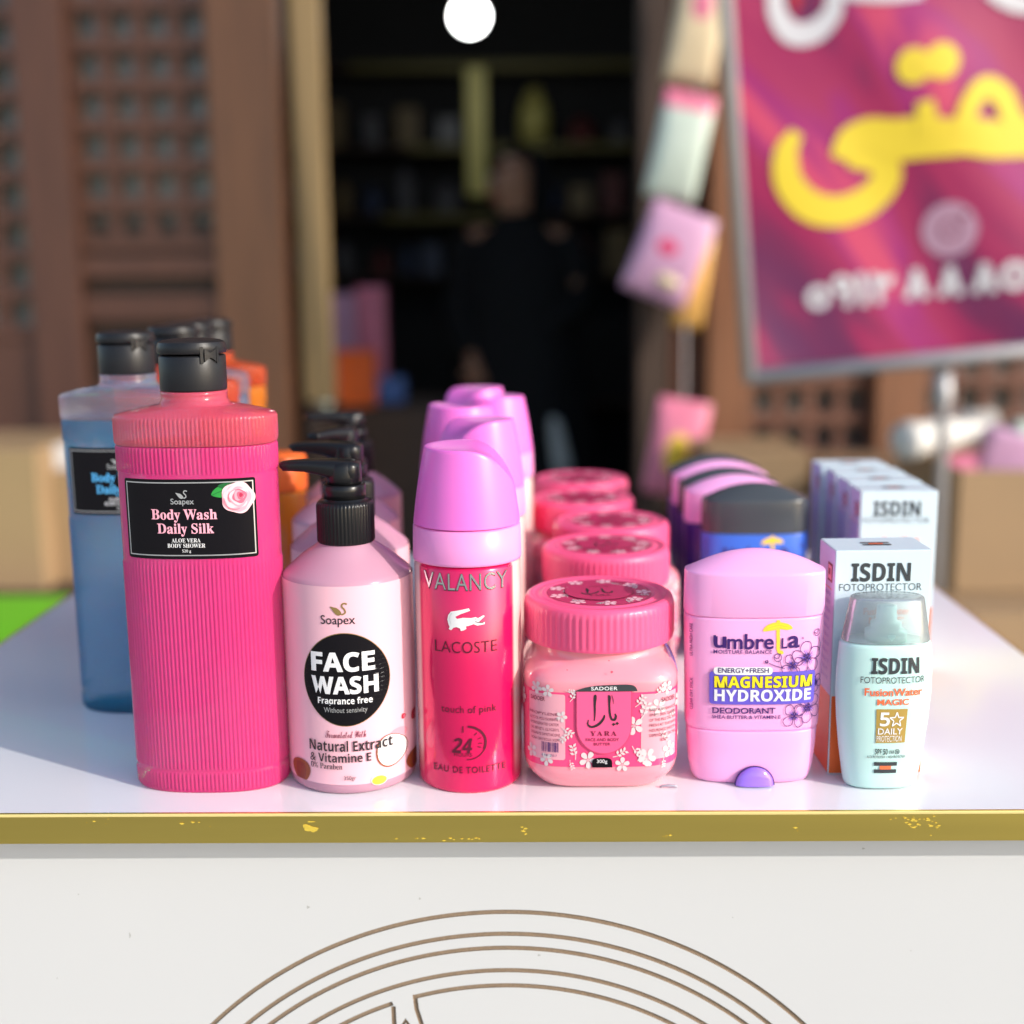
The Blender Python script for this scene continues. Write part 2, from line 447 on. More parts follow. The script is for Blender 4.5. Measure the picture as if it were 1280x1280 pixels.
class Art:
    """print laid on a surface; coordinates in units of the label artwork (x right, y down)"""
    def __init__(s, x0, y0, z0, kx, kz, wall, R_=None, base=.00022, step=.00012, maxdu=.0018):
        s.x0, s.y0, s.z0, s.kx, s.kz, s.wall, s.R, s.base, s.step, s.maxdu = x0, y0, z0, kx, kz, wall, R_, base, step, maxdu
        s.mb = MB()
    def uz(s, x, y):
        u = (x - s.x0) * s.kx
        if s.R: u = math.asin(max(-.995, min(.995, u / s.R))) * s.R
        return u, s.z0 - (y - s.y0) * s.kz
    def tri(s, A, B, C, m, lay, depth=0):
        us = (A[0], B[0], C[0])
        if max(us) - min(us) > s.maxdu and depth < 9:
            E = sorted(((abs(P[0] - Q[0]), P, Q, W) for P, Q, W in ((A, B, C), (B, C, A), (C, A, B))), key=lambda t: -t[0])[0]
            _, P, Q, W = E; mid = ((P[0] + Q[0]) / 2, (P[1] + Q[1]) / 2)
            s.tri(P, mid, W, m, lay, depth + 1); s.tri(mid, Q, W, m, lay, depth + 1); return
        off = s.base + lay * s.step
        if (B[0] - A[0]) * (C[1] - A[1]) - (B[1] - A[1]) * (C[0] - A[0]) < 0: B, C = C, B
        s.mb.add([s.wall(*A, off), s.wall(*B, off), s.wall(*C, off)], [(0, 1, 2)], m, False)
    def poly(s, pts, m, lay=1):
        P = [s.uz(*p) for p in pts]
        for t in tessellate_polygon([[Vector((p[0], p[1], 0)) for p in P]]): s.tri(*(P[i] for i in t), m, lay)
    def text(s, t, xc, yc, w, m, lay=2, h=None, k='r', bold=0, rot=0, space=1.0, skew=0):
        V, F, asp = text_tris(t, k, bold, space); sy = (h / (w * asp)) if h else 1
        c, n = math.cos(rot), math.sin(rot); P = []
        for x, y in V:
            X, Y = x * w + skew * y * w * sy, y * w * sy
            P.append(s.uz(xc + X * c - Y * n, yc - (X * n + Y * c)))
        for f in F: s.tri(*(P[i] for i in f), m, lay)
    def rect(s, x0, y0, x1, y1, m, lay=0, r=0, cols=40):
        vs, fs = [], []; off = s.base + lay * s.step
        for i in range(cols + 1):
            # denser columns near rounded corners
            x = x0 + (x1 - x0) * (.5 - .5 * math.cos(PI * i / cols) if r else i / cols)
            d = min(x - x0, x1 - x); ins = 0 if (not r or d >= r) else r - math.sqrt(max(0, r * r - (r - d) ** 2))
            for y in (y0 + ins, y1 - ins): vs.append(s.wall(*s.uz(x, y), off))
        for i in range(cols): fs.append((2 * i + 1, 2 * i + 3, 2 * i + 2, 2 * i))
        s.mb.add(vs, fs, m, True)
    def disc(s, xc, yc, rx, ry, m, lay=1, n=40, wob=0, wn=5, rot=0):
        s.poly([(xc + rx * (1 + wob * math.cos(wn * 2 * PI * i / n + rot)) * math.cos(2 * PI * i / n), yc + ry * (1 + wob * math.cos(wn * 2 * PI * i / n + rot)) * math.sin(2 * PI * i / n)) for i in range(n)], m, lay)
    def ring(s, xc, yc, r0, r1, m, lay=1, a0=0, a1=2 * PI, n=48, sy=1):
        P = [[(xc + r * math.cos(a0 + (a1 - a0) * i / n), yc + sy * r * math.sin(a0 + (a1 - a0) * i / n)) for i in range(n + 1)] for r in (r0, r1)]
        for i in range(n):
            q = [s.uz(*P[0][i]), s.uz(*P[0][i + 1]), s.uz(*P[1][i + 1]), s.uz(*P[1][i])]
            s.tri(q[0], q[1], q[2], m, lay); s.tri(q[0], q[2], q[3], m, lay)
    def stroke(s, pts, w, m, lay=2, n=6, taper=False):
        """pts (x, y) or (x, y, width)"""
        P = [(p[0], p[1], p[2] if len(p) > 2 else w) for p in pts]
        C = catmull(P, n) if len(P) > 2 else P
        Ls, Rs = [], []
        for i, p in enumerate(C):
            a, b = C[max(i - 1, 0)], C[min(i + 1, len(C) - 1)]
            dx, dy = b[0] - a[0], b[1] - a[1]; h = math.hypot(dx, dy) or 1
            ww = p[2] / 2 * (1 if not taper else max(.15, math.sin(PI * (i + .3) / (len(C) - .4))))
            Ls.append(s.uz(p[0] - dy / h * ww, p[1] + dx / h * ww)); Rs.append(s.uz(p[0] + dy / h * ww, p[1] - dx / h * ww))
        for i in range(len(C) - 1):
            s.tri(Ls[i], Ls[i + 1], Rs[i + 1], m, lay); s.tri(Ls[i], Rs[i + 1], Rs[i], m, lay)
    def build(s, name, parent): return s.mb.build(name, parent)

def swan(A, x, y, w, m, lay=2):
    k = w / 100
    f = lambda P: [(x + (a - 50) * k, y + (b - 38) * k) for a, b in P]
    A.poly(f(catmull([(2, 22), (22, 26), (40, 30), (58, 45), (66, 62), (52, 72), (34, 66), (22, 52), (12, 38)], 5, True)), m, lay)
    A.stroke(f([(66, 68), (86, 58), (84, 40), (70, 24), (72, 10), (84, 5), (98, 10)]), 9 * k, m, lay)

# ================================================================== THE SETTING
def pavement():
    b = MB(); b.add([(-60, -60, 0), (60, -60, 0), (60, 60, 0), (-60, 60, 0)], [(0, 1, 2, 3)], 'pave', False)
    o = b.build('ground'); o['kind'] = 'structure'; o['label'] = 'stone pavement'
pavement()

# ------------------------------------------------------------------ the display table
def display_table():
    t = empty('display_table', 'white stall table with gold edging and round line emblem cut into its front', 'table', (0, 0, 0))
    XL, XR, YB, th = -.368, .323, .56, .0145
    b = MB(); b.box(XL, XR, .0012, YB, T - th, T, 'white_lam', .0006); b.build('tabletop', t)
    # gold trim, front and two sides, standing 0.2 mm proud of the laminate
    g = MB()
    g.box(XL - .0012, XR + .0012, -.0002, .0011, T - th - .0004, T + .0003, 'gold', .0003)
    g.box(XL - .0014, XL - .0001, .0013, YB, T - th - .0004, T + .0003, 'gold', .0003)
    g.box(XR + .0001, XR + .0014, .0013, YB, T - th - .0004, T + .0003, 'gold', .0003)
    g.box(XL - .0012, XR + .0012, -.0010, -.00025, T - .0012, T + .0002, 'goldlip_glint', .0003)
    rnd = random.Random(3)
    A = Art(0, 0, T, .000375, .000375, flatwall(-.0002), base=.00012, step=.0001, maxdu=9)
    A.mb = g
    X = lambda px: (px - 655)            # artwork x, one unit per photo pixel
    def fleck(px, py, w, h, n):
        for _ in range(n):
            q = (X(px) + rnd.gauss(0, w), py + rnd.gauss(0, h)); r = rnd.uniform(.5, 1.5)
            A.poly([(q[0] + r * 2.2 * math.cos(a) * rnd.uniform(.6, 1.2), q[1] + r * math.sin(a) * rnd.uniform(.6, 1.2)) for a in [k * PI / 4 for k in range(8)]], 'goldfleck', rnd.choice((0, 1)))
    for a in ((X(377), 20, 9, 3.4), (X(372), 17, 5, 2.6), (X(381), 22, 4, 3), (X(378), 11, 5, .9)):
        A.disc(*a, 'goldfleck', 0 if a[1] != 20 else 1, 14, .18, 3)
    fleck(1130, 14, 14, 5, 26); fleck(1155, 18, 5, 7, 8); fleck(120, 7, 12, 3, 5); fleck(822, 32, 3, 1, 4); fleck(645, 20, 1.5, 9, 7); fleck(240, 14, 12, 3, 4); fleck(560, 34, 26, 1, 12); fleck(985, 22, 1, 8, 3)
    g.build('edge_trim', t)
    # front panel with routed grooves showing raw board
    yf = .0195; kq = (yf - CY) / (.0097 - CY)          # the emblem, sized to the panel's own plane
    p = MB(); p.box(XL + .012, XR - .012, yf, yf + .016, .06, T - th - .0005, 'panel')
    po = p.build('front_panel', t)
    cx, cz, gw, gd = -.0133 * kq, CZ - .507 * kq, .0023, .0009
    cut = MB()
    def groove(pts):
        Ls, Rs = [], []
        for i, q in enumerate(pts):
            a, c = pts[max(i - 1, 0)], pts[min(i + 1, len(pts) - 1)]
            dx, dz = c[0] - a[0], c[1] - a[1]; h = math.hypot(dx, dz)
            Ls.append((q[0] - dz / h * gw / 2, q[1] + dx / h * gw / 2)); Rs.append((q[0] + dz / h * gw / 2, q[1] - dx / h * gw / 2))
        rings = [[(l[0], yf - .002, l[1]), (r[0], yf - .002, r[1]), (r[0], yf + gd, r[1]), (l[0], yf + gd, l[1])] for l, r in zip(Ls, Rs)]
        cut.loft(rings, 'mdf', smooth=False)
    arc = lambda r, a0, a1, n=120: [(cx + r * math.sin(a0 + (a1 - a0) * i / n), cz + r * math.cos(a0 + (a1 - a0) * i / n)) for i in range(n + 1)]
    for r in (.2065, .1950, .1876, .1757): groove(arc(r * kq, R(-100), R(100)))
    r5 = .1676 * kq
    Qp = lambda P: [(x * kq, CZ - (.245 + d) * kq) for x, d in P]
    groove(arc(r5, math.asin((-.0577 * kq - cx) / r5), R(95)))
    groove(arc(r5, R(-95), math.asin((-.0693 * kq - cx) / r5)))
    groove(Qp([(-.0690, .1056), (-.0688, .1158), (-.070, .128), (-.078, .150), (-.094, .172)]))
    groove(Qp([(-.0583, .0993), (-.0576, .107), (-.0553, .1155), (-.049, .128), (-.034, .146)]))
    groove(Qp([(-.0655, .118), (-.0632, .1132), (-.0604, .118), (-.057, .132)]))
    co = cut.build('cutter')
    md = po.modifiers.new('cut', 'BOOLEAN'); md.operation = 'DIFFERENCE'; md.object = co; md.solver = 'EXACT'
    md.use_self = True
    try: md.material_mode = 'TRANSFER'
    except Exception: pass
    me = bpy.data.meshes.new_from_object(po.evaluated_get(bpy.context.evaluated_depsgraph_get()))
    po.modifiers.clear(); po.data = me
    bpy.data.objects.remove(co)
    # small scuffs on the panel
    for px, py, w, h in ((378, 145, 3, 3), (155, 182, 1.6, 6), (516, 134, 2, 2.4), (662, 210, 3, 2), (1056, 70, 3, 2), (95, 127, 1.5, 1.5), (900, 160, 1.3, 1.3), (60, 240, 1.4, 1.4), (1120, 205, 1.4, 1.2)):
        A = Art(0, 0, T, .0004, .0004, flatwall(yf), base=.0001, maxdu=9)
        A.disc(px - 655, py, w / 1.7, h / 1.7, 'speck', 0, 12, .3, 3); A.build('scuff_mark', po)
    s = MB(); s.box(XL + .012, XL + .028, yf + .017, YB - .02, .06, T - th - .0005, 'panel'); s.build('side_panel', t)
    s = MB(); s.box(XR - .028, XR - .012, yf + .017, YB - .02, .06, T - th - .0005, 'panel'); s.build('side_panel', t)
    s = MB(); s.box(XL + .03, XR - .03, .03, YB - .03, 0, .0595, 'wooddark'); s.build('plinth', t)
display_table()

# ------------------------------------------------------------------ body wash bottles
def body_wash_label(parent, ink, rose):
    A = Art(242, 648, .1366, .000366, .000380, Wrap(.0378, .0219, 2.5), R_=.060, base=.0003)
    A.kx = .000378
    A.rect(161, 599, 322, 699, 'lab_black', 0, 3)
    for x0, y0, x1, y1 in ((164.5, 602.6, 319, 604), (164.5, 693.6, 319, 695)): A.rect(x0, y0, x1, y1, 'silver', 1)
    for x0, x1 in ((164, 165.3), (318.2, 319.5)): A.rect(x0, 602.6, x1, 695, 'silver', 1, cols=2)
    c = 236.5
    swan(A, c - 1.5, 618, 15, 'silver')
    A.text('Soapex', c - 1, 627.5, 29, 'silver', h=9.5, bold=.012)
    A.text('Body Wash', c, 644.5, 81, ink, h=16.5, k='bs', bold=.008)
    A.text('Daily Silk', c + 1, 662, 70, ink, h=16.5, k='bs', bold=.008)
    A.text('ALOE VERA', c + 1, 675.2, 36, 'white', h=5.2, k='bs')
    A.text('BODY SHOWER', c + 1, 681.8, 47, 'white', h=5.2, k='bs')
    A.text('520 g', c + 1, 689, 11, 'white', h=4.6)
    if rose:
        x, y = 301.5, 623
        A.poly(catmull([(x - 30, y - 4), (x - 22, y - 14), (x - 10, y - 12), (x - 14, y - 1)], 5, True), 'leaf', 2)
        A.poly(catmull([(x - 22, y - 15), (x - 12, y - 19), (x - 2, y - 16), (x - 10, y - 10)], 5, True), 'leaf2', 3)
        A.stroke([(x - 29, y - 4), (x - 20, y - 8), (x - 12, y - 9)], .8, 'leaf2', 3)
        A.disc(x, y, 18.5, 19.5, 'rose1', 4, 60, .05, 5)
        A.disc(x - 1, y + 1, 15.5, 16, 'rose2', 5, 60, .07, 4, 1); A.disc(x - 2, y - 1, 14, 14, 'rose1', 6, 60, .07, 5, 2)
        A.disc(x + 1, y - 1, 11, 12, 'rose2', 7, 50, .09, 4, .4); A.disc(x, y - 2, 9.5, 10, 'rose1', 8, 50, .1, 3, 2)
        A.disc(x + 2, y - 2, 7.6, 8.6, 'rose3', 9, 50, .08, 4, 1); A.disc(x + 1.4, y - 3, 5.6, 6.4, 'rose2', 10, 40, .1, 3)
        A.disc(x + 3, y - 3, 4, 5, 'rose3', 11, 40, .1, 3, 1); A.disc(x + 3.4, y - 3.4, 2, 2.6, 'rose4', 12, 30, .1, 3)
        A.ring(x, y, 16.6, 17.1, 'rose2', 5, .4, 2.4); A.ring(x - 3, y + 2, 12, 12.6, 'rose3', 9, 1.2, 3.3)
        A.ring(x - 1, y - 1, 9, 9.6, 'rose3', 9, 2.4, 4.8)
    A.build('label', parent)

def flip_cap(parent, z0=.1948, z1=.2188, r=.0156):
    c = MB()
    g = z1 - .0072
    c.lathe([(r - .0012, z0), (r - .0002, z0 + .0003), (r, z0 + .001), (r, g - .0009), (r - .0004, g - .0002), (r - .0016, g)], 'blackmatte', 72)
    cap = c.build('cap', parent)
    k = MB()
    k.lathe([(r - .0013, g + .0006), (r + .0002, g + .0009), (r + .0006, g + .0016), (r + .0005, z1 - .0030), (r - .0002, z1 - .0012), (r - .0025, z1 - .0002), (r - .007, z1 + .0004), (.002, z1 + .0005)], 'blackmatte', 72)
    # thumb notch and hinge ears on the front right of the lid
    for a0, a1, dz, dr in ((R(-62), R(-57), 0, .0007), (R(-32), R(-27), 0, .0007)):
        P = [((r + rr) * math.cos(a), (r + rr) * math.sin(a), z) for a in (a0, a1) for rr in (-.001, dr) for z in (g - .0035, z1 - .003)]
        k.add(P, [(0, 1, 3, 2), (4, 6, 7, 5), (0, 2, 6, 4), (1, 5, 7, 3), (2, 3, 7, 6), (0, 4, 5, 1)], 'blackmatte', False)
    n = 14; rings = []
    for i in range(n + 1):
        a = R(-55) + (R(-34) - R(-55)) * i / n; h = .0012 + .0019 * abs(2 * i / n - 1) ** 1.4
        zc = g + .0002
        rings.append([((r - .0008) * math.cos(a), (r - .0008) * math.sin(a), zc - h), ((r + .0010) * math.cos(a), (r + .0010) * math.sin(a), zc - h),
                      ((r + .0010) * math.cos(a), (r + .0010) * math.sin(a), zc + h), ((r - .0008) * math.cos(a), (r - .0008) * math.sin(a), zc + h)])
    k.loft(rings, 'blackmatte', smooth=False)
    k.build('flip_lid', parent, sharp=40)

def body_wash(label, liq, top, ink, rose=False):
    t = empty('body_wash_bottle', label, 'bottle', group='body wash bottles')
    a, b, n, nr = .0380, .0220, 2.5, 100; N = nr * 4
    rg = lambda z, s=1, rib=0: sering(a, b, n, z, N, rib, nr, s, s)
    rib = .00040
    m = MB()
    m.loft([rg(0, .955), rg(.0006, .975), rg(.0016, .988), rg(.0024, .992, rib), rg(.0092, .998, rib), rg(.0102, .996), rg(.0108, .986), rg(.0114, .986), rg(.0122, .996),
            rg(.0130, .996, rib), rg(.1130, .996, rib), rg(.1146, .996, 0), rg(.1556, .996, 0), rg(.1566, .992), rg(.1574, .996), rg(.1582, .998, rib), rg(.1690, .999, rib), rg(.1697, .997)], liq)
    m.build('bottle_body', t)
    s = MB(); P0 = rg(.1702, .997)
    rings = [P0, rg(.1707, 1.0, rib), rg(.1722, 1.008, rib), rg(.1822, 1.010, rib), rg(.1834, 1.006, 0), rg(.1843, .985), ]
    big = rg(0, .985)
    for f, z in ((.25, .1856), (.5, .1868), (.75, .1878), (1.0, .1886)):
        r = []
        for i in range(N):
            an = math.atan2(big[i][1], big[i][0])
            r.append((big[i][0] * (1 - f) + .0163 * math.cos(an) * f, big[i][1] * (1 - f) + .0163 * math.sin(an) * f, z))
        rings.append(r)
    last = rings[-1]
    for q, z in ((1.0, .1898), (.95, .1904), (.95, .1932), (.97, .1946), (.85, .1950)): rings.append([(x * q, y * q, z) for x, y, _ in last])
    s.loft(rings, top); s.build('bottle_shoulder', t)
    body_wash_label(t, ink, rose)
    flip_cap(t)
    return t
pinkb = place(body_wash('tall ribbed bottle of clear pink body wash with a rose on its black label', 'pink_liq', 'pink_top', 'pinkprint', True), -.1597, .0450)
blueb = place(body_wash('tall ribbed bottle of blue body wash with black label, half hidden behind the pink one', 'blue_liq', 'blue_top', 'blueprint'), -.2275, .1590)
redb = copy_tree(blueb); place(redb, -.2235, .2420)
redb['label'] = 'black capped body wash bottle with red orange liquid right behind the blue one'
remat(redb, {'blue_liq': 'red_liq', 'blue_top': 'orange_top', 'blueprint': 'pinkprint'})
blue2 = copy_tree(blueb); place(blue2, -.2310, .3050)
blue2['label'] = 'clear bluish body wash bottle showing beside the pink cap, before the orange bottle'
orb = copy_tree(blueb); place(orb, -.2335, .3720)
orb['label'] = 'bright orange body wash bottle at the back of its row'
remat(orb, {'blue_liq': 'orange_liq', 'blue_top': 'orange_top', 'blueprint': 'byellow'})

# ------------------------------------------------------------------ face wash pump bottles
def face_wash():
    t = empty('face_wash_bottle', 'pink pump bottle of face wash with round black emblem, foremost pump in front', 'pump bottle', group='pump bottles of face wash')
    r = .0318
    b = MB()
    prof = [(r - .004, 0), (r - .0015, .0006), (r - .0004, .002), (r, .0045), (r, .1030), (r - .0005, .1052), (r - .0018, .1066), (.0215, .1140), (.0145, .1186), (.0122, .1200), (.0122, .1215)]
    b.lathe(prof, 'face_liq', 96); b.build('bottle_body', t)
    n = MB(); n.lathe([(.0085, .060), (.0085, .108), (.0116, .1085), (.0116, .1184)], 'tube', 40); n.build('dip_tube', t)
    A = Art(424.5, 731, .1042, .000376, .000397, Wrap(r, r, 2), R_=r, base=.00025)
    # wrap label, open at the back; its printed face is one part
    W = Wrap(r, r, 2); m = MB(); K = 90; vs, fs = [], []
    for i in range(K + 1):
        u = R(-152 + 304 * i / K) * r
        for z in (.0056, .1042): vs.append(W(u, z, .00025))
    for i in range(K): fs.append((2 * i, 2 * i + 2, 2 * i + 3, 2 * i + 1))
    m.add(vs, fs, 'face_lab'); A.mb = m
    swan(A, 424.5, 758.5, 22, 'bronze')
    A.text('Soapex', 423, 773, 43, 'darkprint', h=14.5, bold=.004)
    A.disc(429.5, 846, 54, 58.5, 'bronze', 1, 64); A.disc(429.5, 846, 53.2, 57.6, 'lab_black', 2, 64)
    A.text('FACE', 426.5, 823.5, 79, 'white', 4, h=24.5, k='b', bold=.02)
    A.text('WASH', 428, 852.5, 83, 'white', 4, h=22.5, k='b', bold=.02)
    A.text('Fragrance free', 428, 873, 68, 'white', 4, h=11, k='b', bold=.006)
    A.text('Without sensivity', 428.5, 884.5, 54, 'greyprint' if False else 'silver', 4, h=8.5)
    A.text('Formulated With', 427.5, 914.5, 51, 'jarink', 3, h=9, k='sc')
    A.disc(491, 924, 10, 7, 'rose2', 1)
    A.disc(482, 942.5, 18.5, 21, 'almond', 2, 40, .03, 3); A.disc(482.5, 942, 17.0, 19.5, 'white', 3, 40, .03, 3)
    A.disc(480, 947, 9, 10, 'silver', 4, 30, .06, 3); A.disc(480.5, 947.5, 8, 9, 'white', 5, 30, .06, 3)
    A.text('Natural Extract', 432, 929, 103, 'darkprint', 6, h=14, k='b', bold=.002)
    A.text('& Vitamine E', 419.5, 944.2, 77, 'darkprint', 6, h=11.5, k='b', bold=.002)
    A.text('0% Paraben', 402, 955, 41, 'darkprint', 6, h=7.5, k='bs')
    A.text('350gr', 431.5, 970.5, 15, 'darkprint', 6, h=6.5)
    for x, y, w, h in ((366, 968, 13, 15), (511, 969, 12, 14)):
        q = [(x + w * math.cos(a) * (1 - .25 * math.sin(a)), y + h * math.sin(a)) for a in [k * PI / 16 for k in range(32)]]
        q = [(a, min(b, 979)) for a, b in q]
        A.poly(q, 'almond', 3)
        for k in range(-2, 3): A.stroke([(x + k * 2.2, y - h * .7), (x + k * 3, y), (x + k * 2, min(978, y + h * .7))], .7, 'jarink', 4)
    A.disc(467, 976.5, 10, 7, 'petal', 2); A.disc(467, 977, 8.6, 5.6, 'lemon', 3)
    for x, y, w, h in ((497, 905, 2.4, 3.4), (509, 911, 4.2, 7), (514, 937, 3.6, 9), (515, 896, 2, 4)):
        A.disc(x, y, w, h, 'pkred', 2, 20, .08, 3); A.disc(x + .4, y, w * .45, h * .5, 'rose3', 3, 16)
    m.build('label', t)
    p = MB()
    p.lathe([(.0120, .1194), (.0136, .1197), (.0138, .1205), (.0138, .1378), (.0134, .1396), (.0126, .1402), (.0104, .1404), (.0104, .1412)], 'black', 192, rib=.00035, nr=48, ribz=(.1200, .1382))
    p.lathe([(.0103, .1408), (.0103, .1476), (.0098, .1481), (.006, .1483)], 'black', 48)
    col = p.build('pump_collar', t)
    h = MB()
    h.lathe([(.0078, .1484), (.0086, .1486), (.0086, .1520), (.0082, .1570), (.0074, .1588), (.005, .1597), (.001, .1600)], 'black', 40)
    # nozzle: a tapering beak to the left with a drooping tip
    rings = []
    for x, zc, w, hh in ((.0078, .1540, .0060, .0050), (.004, .1545, .0078, .0054), (-.005, .1555, .0074, .0048), (-.012, .1565, .0062, .0038), (-.019, .1572, .0052, .0030), (-.026, .1572, .0046, .0026), (-.0292, .1570, .0042, .0023), (-.0308, .1577, .0036, .0012)):
        rings.append([(x, w * math.copysign(abs(math.cos(a)) ** .6, math.cos(a)), zc + hh * math.copysign(abs(math.sin(a)) ** .6, math.sin(a))) for a in [k * 2 * PI / 20 for k in range(20)]])
    h.loft(rings, 'black')
    h.build('pump_head', t)
    return t
fw = place(face_wash(), -.0905, .0516)
for (x, y, rz, lab) in ((-.0985, .1180, R(-4), 'second pump bottle of face wash, its shoulder showing left of the foremost black pump'),
                        (-.1115, .1920, R(64), 'third pink pump bottle, its black collar rising behind the foremost pump'),
                        (-.1190, .2800, R(20), 'rearmost pink pump bottle with the highest black pump head')):
    c = copy_tree(fw); place(c, x, y, T, rz); c['label'] = lab
def orange_tub():
    t = empty('orange_tub', 'small orange tub with flat lid half hidden between the pink bottle and the pumps', 'tub', (-.1625, .2420, T))
    b = MB(); b.lathe([(.017, 0), (.0185, .002), (.0185, .112), (.018, .114)], 'orange_liq', 48); b.build('tub_body', t)
    b = MB(); b.lathe([(.0190, .1145), (.0192, .116), (.0192, .1345), (.0175, .137), (.004, .1374)], 'carton_orange', 48); b.build('lid', t)
orange_tub()

# ------------------------------------------------------------------ spray cans
def spray_can():
    t = empty('spray_can', 'magenta deodorant spray can with orchid pink cap, foremost of the spray cans', 'spray can', group='deodorant spray cans')
    r = .0259
    b = MB()
    b.lathe([(r - .004, .0004), (r - .0012, 0), (r - .0003, .0012), (r, .003), (r, .1105), (r - .0008, .1118), (r - .002, .1124), (.012, .1126)], 'can', 96)
    b.build('can_body', t)
    g = MB(); g.lathe([(r - .001, .1124), (r + .0004, .1127), (r + .0005, .114), (r + .0002, .1288), (r - .0006, .1294), (r - .004, .1296)], 'can_ring', 96); g.build('cap_ring', t)
    # dome cap, cut by a slanting face
    N = 120; J = 22; dome = lambda z: .0259 - .165 * (z - .1300) - .0006 * math.sin(PI * min(1, max(0, (z - .13) / .04)))* -1
    cutz = lambda x, y: .1668 - 900 * max(0, x + .004) ** 3 + .02 * y
    tops = []
    for i in range(N):
        a = 2 * PI * i / N; z = .150
        for _ in range(40):
            rr = dome(z); z = min(.172, .5 * z + .5 * cutz(rr * math.cos(a), rr * math.sin(a)))
        tops.append(z)
    rings = [[(.0250 * math.cos(2 * PI * i / N), .0250 * math.sin(2 * PI * i / N), .1299) for i in range(N)]]
    for j in range(J + 1):
        rings.append([(dome(.1303 + (tops[i] - .1303) * j / J) * math.cos(2 * PI * i / N), dome(.1303 + (tops[i] - .1303) * j / J) * math.sin(2 * PI * i / N), .1303 + (tops[i] - .1303) * j / J) for i in range(N)])
    for q, d in ((.985, .0003), (.95, .0004), (.80, .0002), (.5, -.0006), (.2, -.0010)):
        rr = []
        for i in range(N):
            a = 2 * PI * i / N; x, y = dome(tops[i]) * q * math.cos(a), dome(tops[i]) * q * math.sin(a)
            rr.append((x, y, cutz(x, y) + d))
        rings.append(rr)
    c = MB(); c.loft(rings, 'can_cap'); c.build('cap', t, sharp=38)
    A = Art(583, 807, .0743, .000376, .000400, Wrap(r, r, 2), R_=r, base=.00012)
    A.text('VALANCY', 583, 729, 106, 'darkprint', 1, h=21.5, bold=.012, space=1.08); A.text('VALANCY', 583, 728.6, 104.6, 'silvermir', 2, h=20, bold=-.004, space=1.08)
    A.ring(638, 714.5, 1.2, 1.9, 'silvermir', 2, n=16)
    # reptile emblem: curled tail at left, open jaws to the right
    k = 1 / 4.0; f = lambda P: [(340 + x * k, 740 + y * k) for x, y in P]
    body = [(990, 80), (996, 92), (950, 108), (922, 122), (930, 132), (960, 126), (1000, 128), (1022, 124), (1034, 130), (1060, 118), (1068, 122), (1036, 150), (1068, 152), (1066, 162), (1030, 166), (1012, 158), (992, 164), (974, 168), (976, 180), (962, 188), (948, 190), (944, 178), (926, 172), (912, 176), (900, 188), (888, 184), (892, 172), (886, 158), (882, 138), (886, 116), (900, 98), (930, 92), (960, 86)]
    A.poly(f(body), 'white', 2)
    A.stroke(f([(1018, 146), (1036, 150), (1060, 153)]), .9, 'can_dark', 3); A.disc(*f([(1020, 133)])[0], .7, .7, 'darkprint', 3, 10)
    A.stroke(f([(905, 104), (893, 130), (900, 160)]), .5, 'silver', 3)
    A.text('LACOSTE', 582.5, 808, 78, 'can_dark', 2, h=14, bold=-.006, space=1.05)
    A.text('touch of pink', 585, 886.5, 70, 'can_dark', 2, h=12, space=1.08)
    A.text('24', 577, 930.5, 24.5, 'can_dark', 2, h=19, k='b', skew=.18); A.text('HOURS', 577, 942, 23, 'can_dark', 2, h=4.6)
    A.ring(583, 927, 21.5, 24.4, 'can_dark', 2, R(-88), R(25), 40, .9); A.ring(583, 927, 22.9, 24.2, 'can_dark', 2, R(25), R(92), 30, .9); A.stroke([(577.5, 906), (577.5, 914)], 1.4, 'can_dark', 2)
    for a in (-52, -22, 4, 24): A.stroke([(584 + 13 * math.cos(R(a)), 927 + 12 * math.sin(R(a))), (584 + 18 * math.cos(R(a)), 927 + 16 * math.sin(R(a)))], 1.0, 'can_dark', 2)
    A.text('EAU DE TOILETTE', 584.5, 961.5, 92, 'can_dark', 2, h=8.4, bold=.004, space=1.12)
    A.build('print', t)
    return t
can = place(spray_can(), -.0309, .0470)
for x, y, rz, lab in ((-.0290, .1600, R(-150), 'second spray can, the slanted face of its orchid cap turned to the viewer'),
                      (-.0440, .2450, R(55), 'third spray can, its rounded orchid cap showing at the left of the row'),
                      (-.0240, .3030, R(150), 'fourth spray can, white side and orchid cap showing at the right of the row'),
                      (-.0400, .3700, R(-140), 'rearmost and highest showing spray can with orchid cap')):
    c = copy_tree(can); place(c, x, y, T, rz); c['label'] = lab

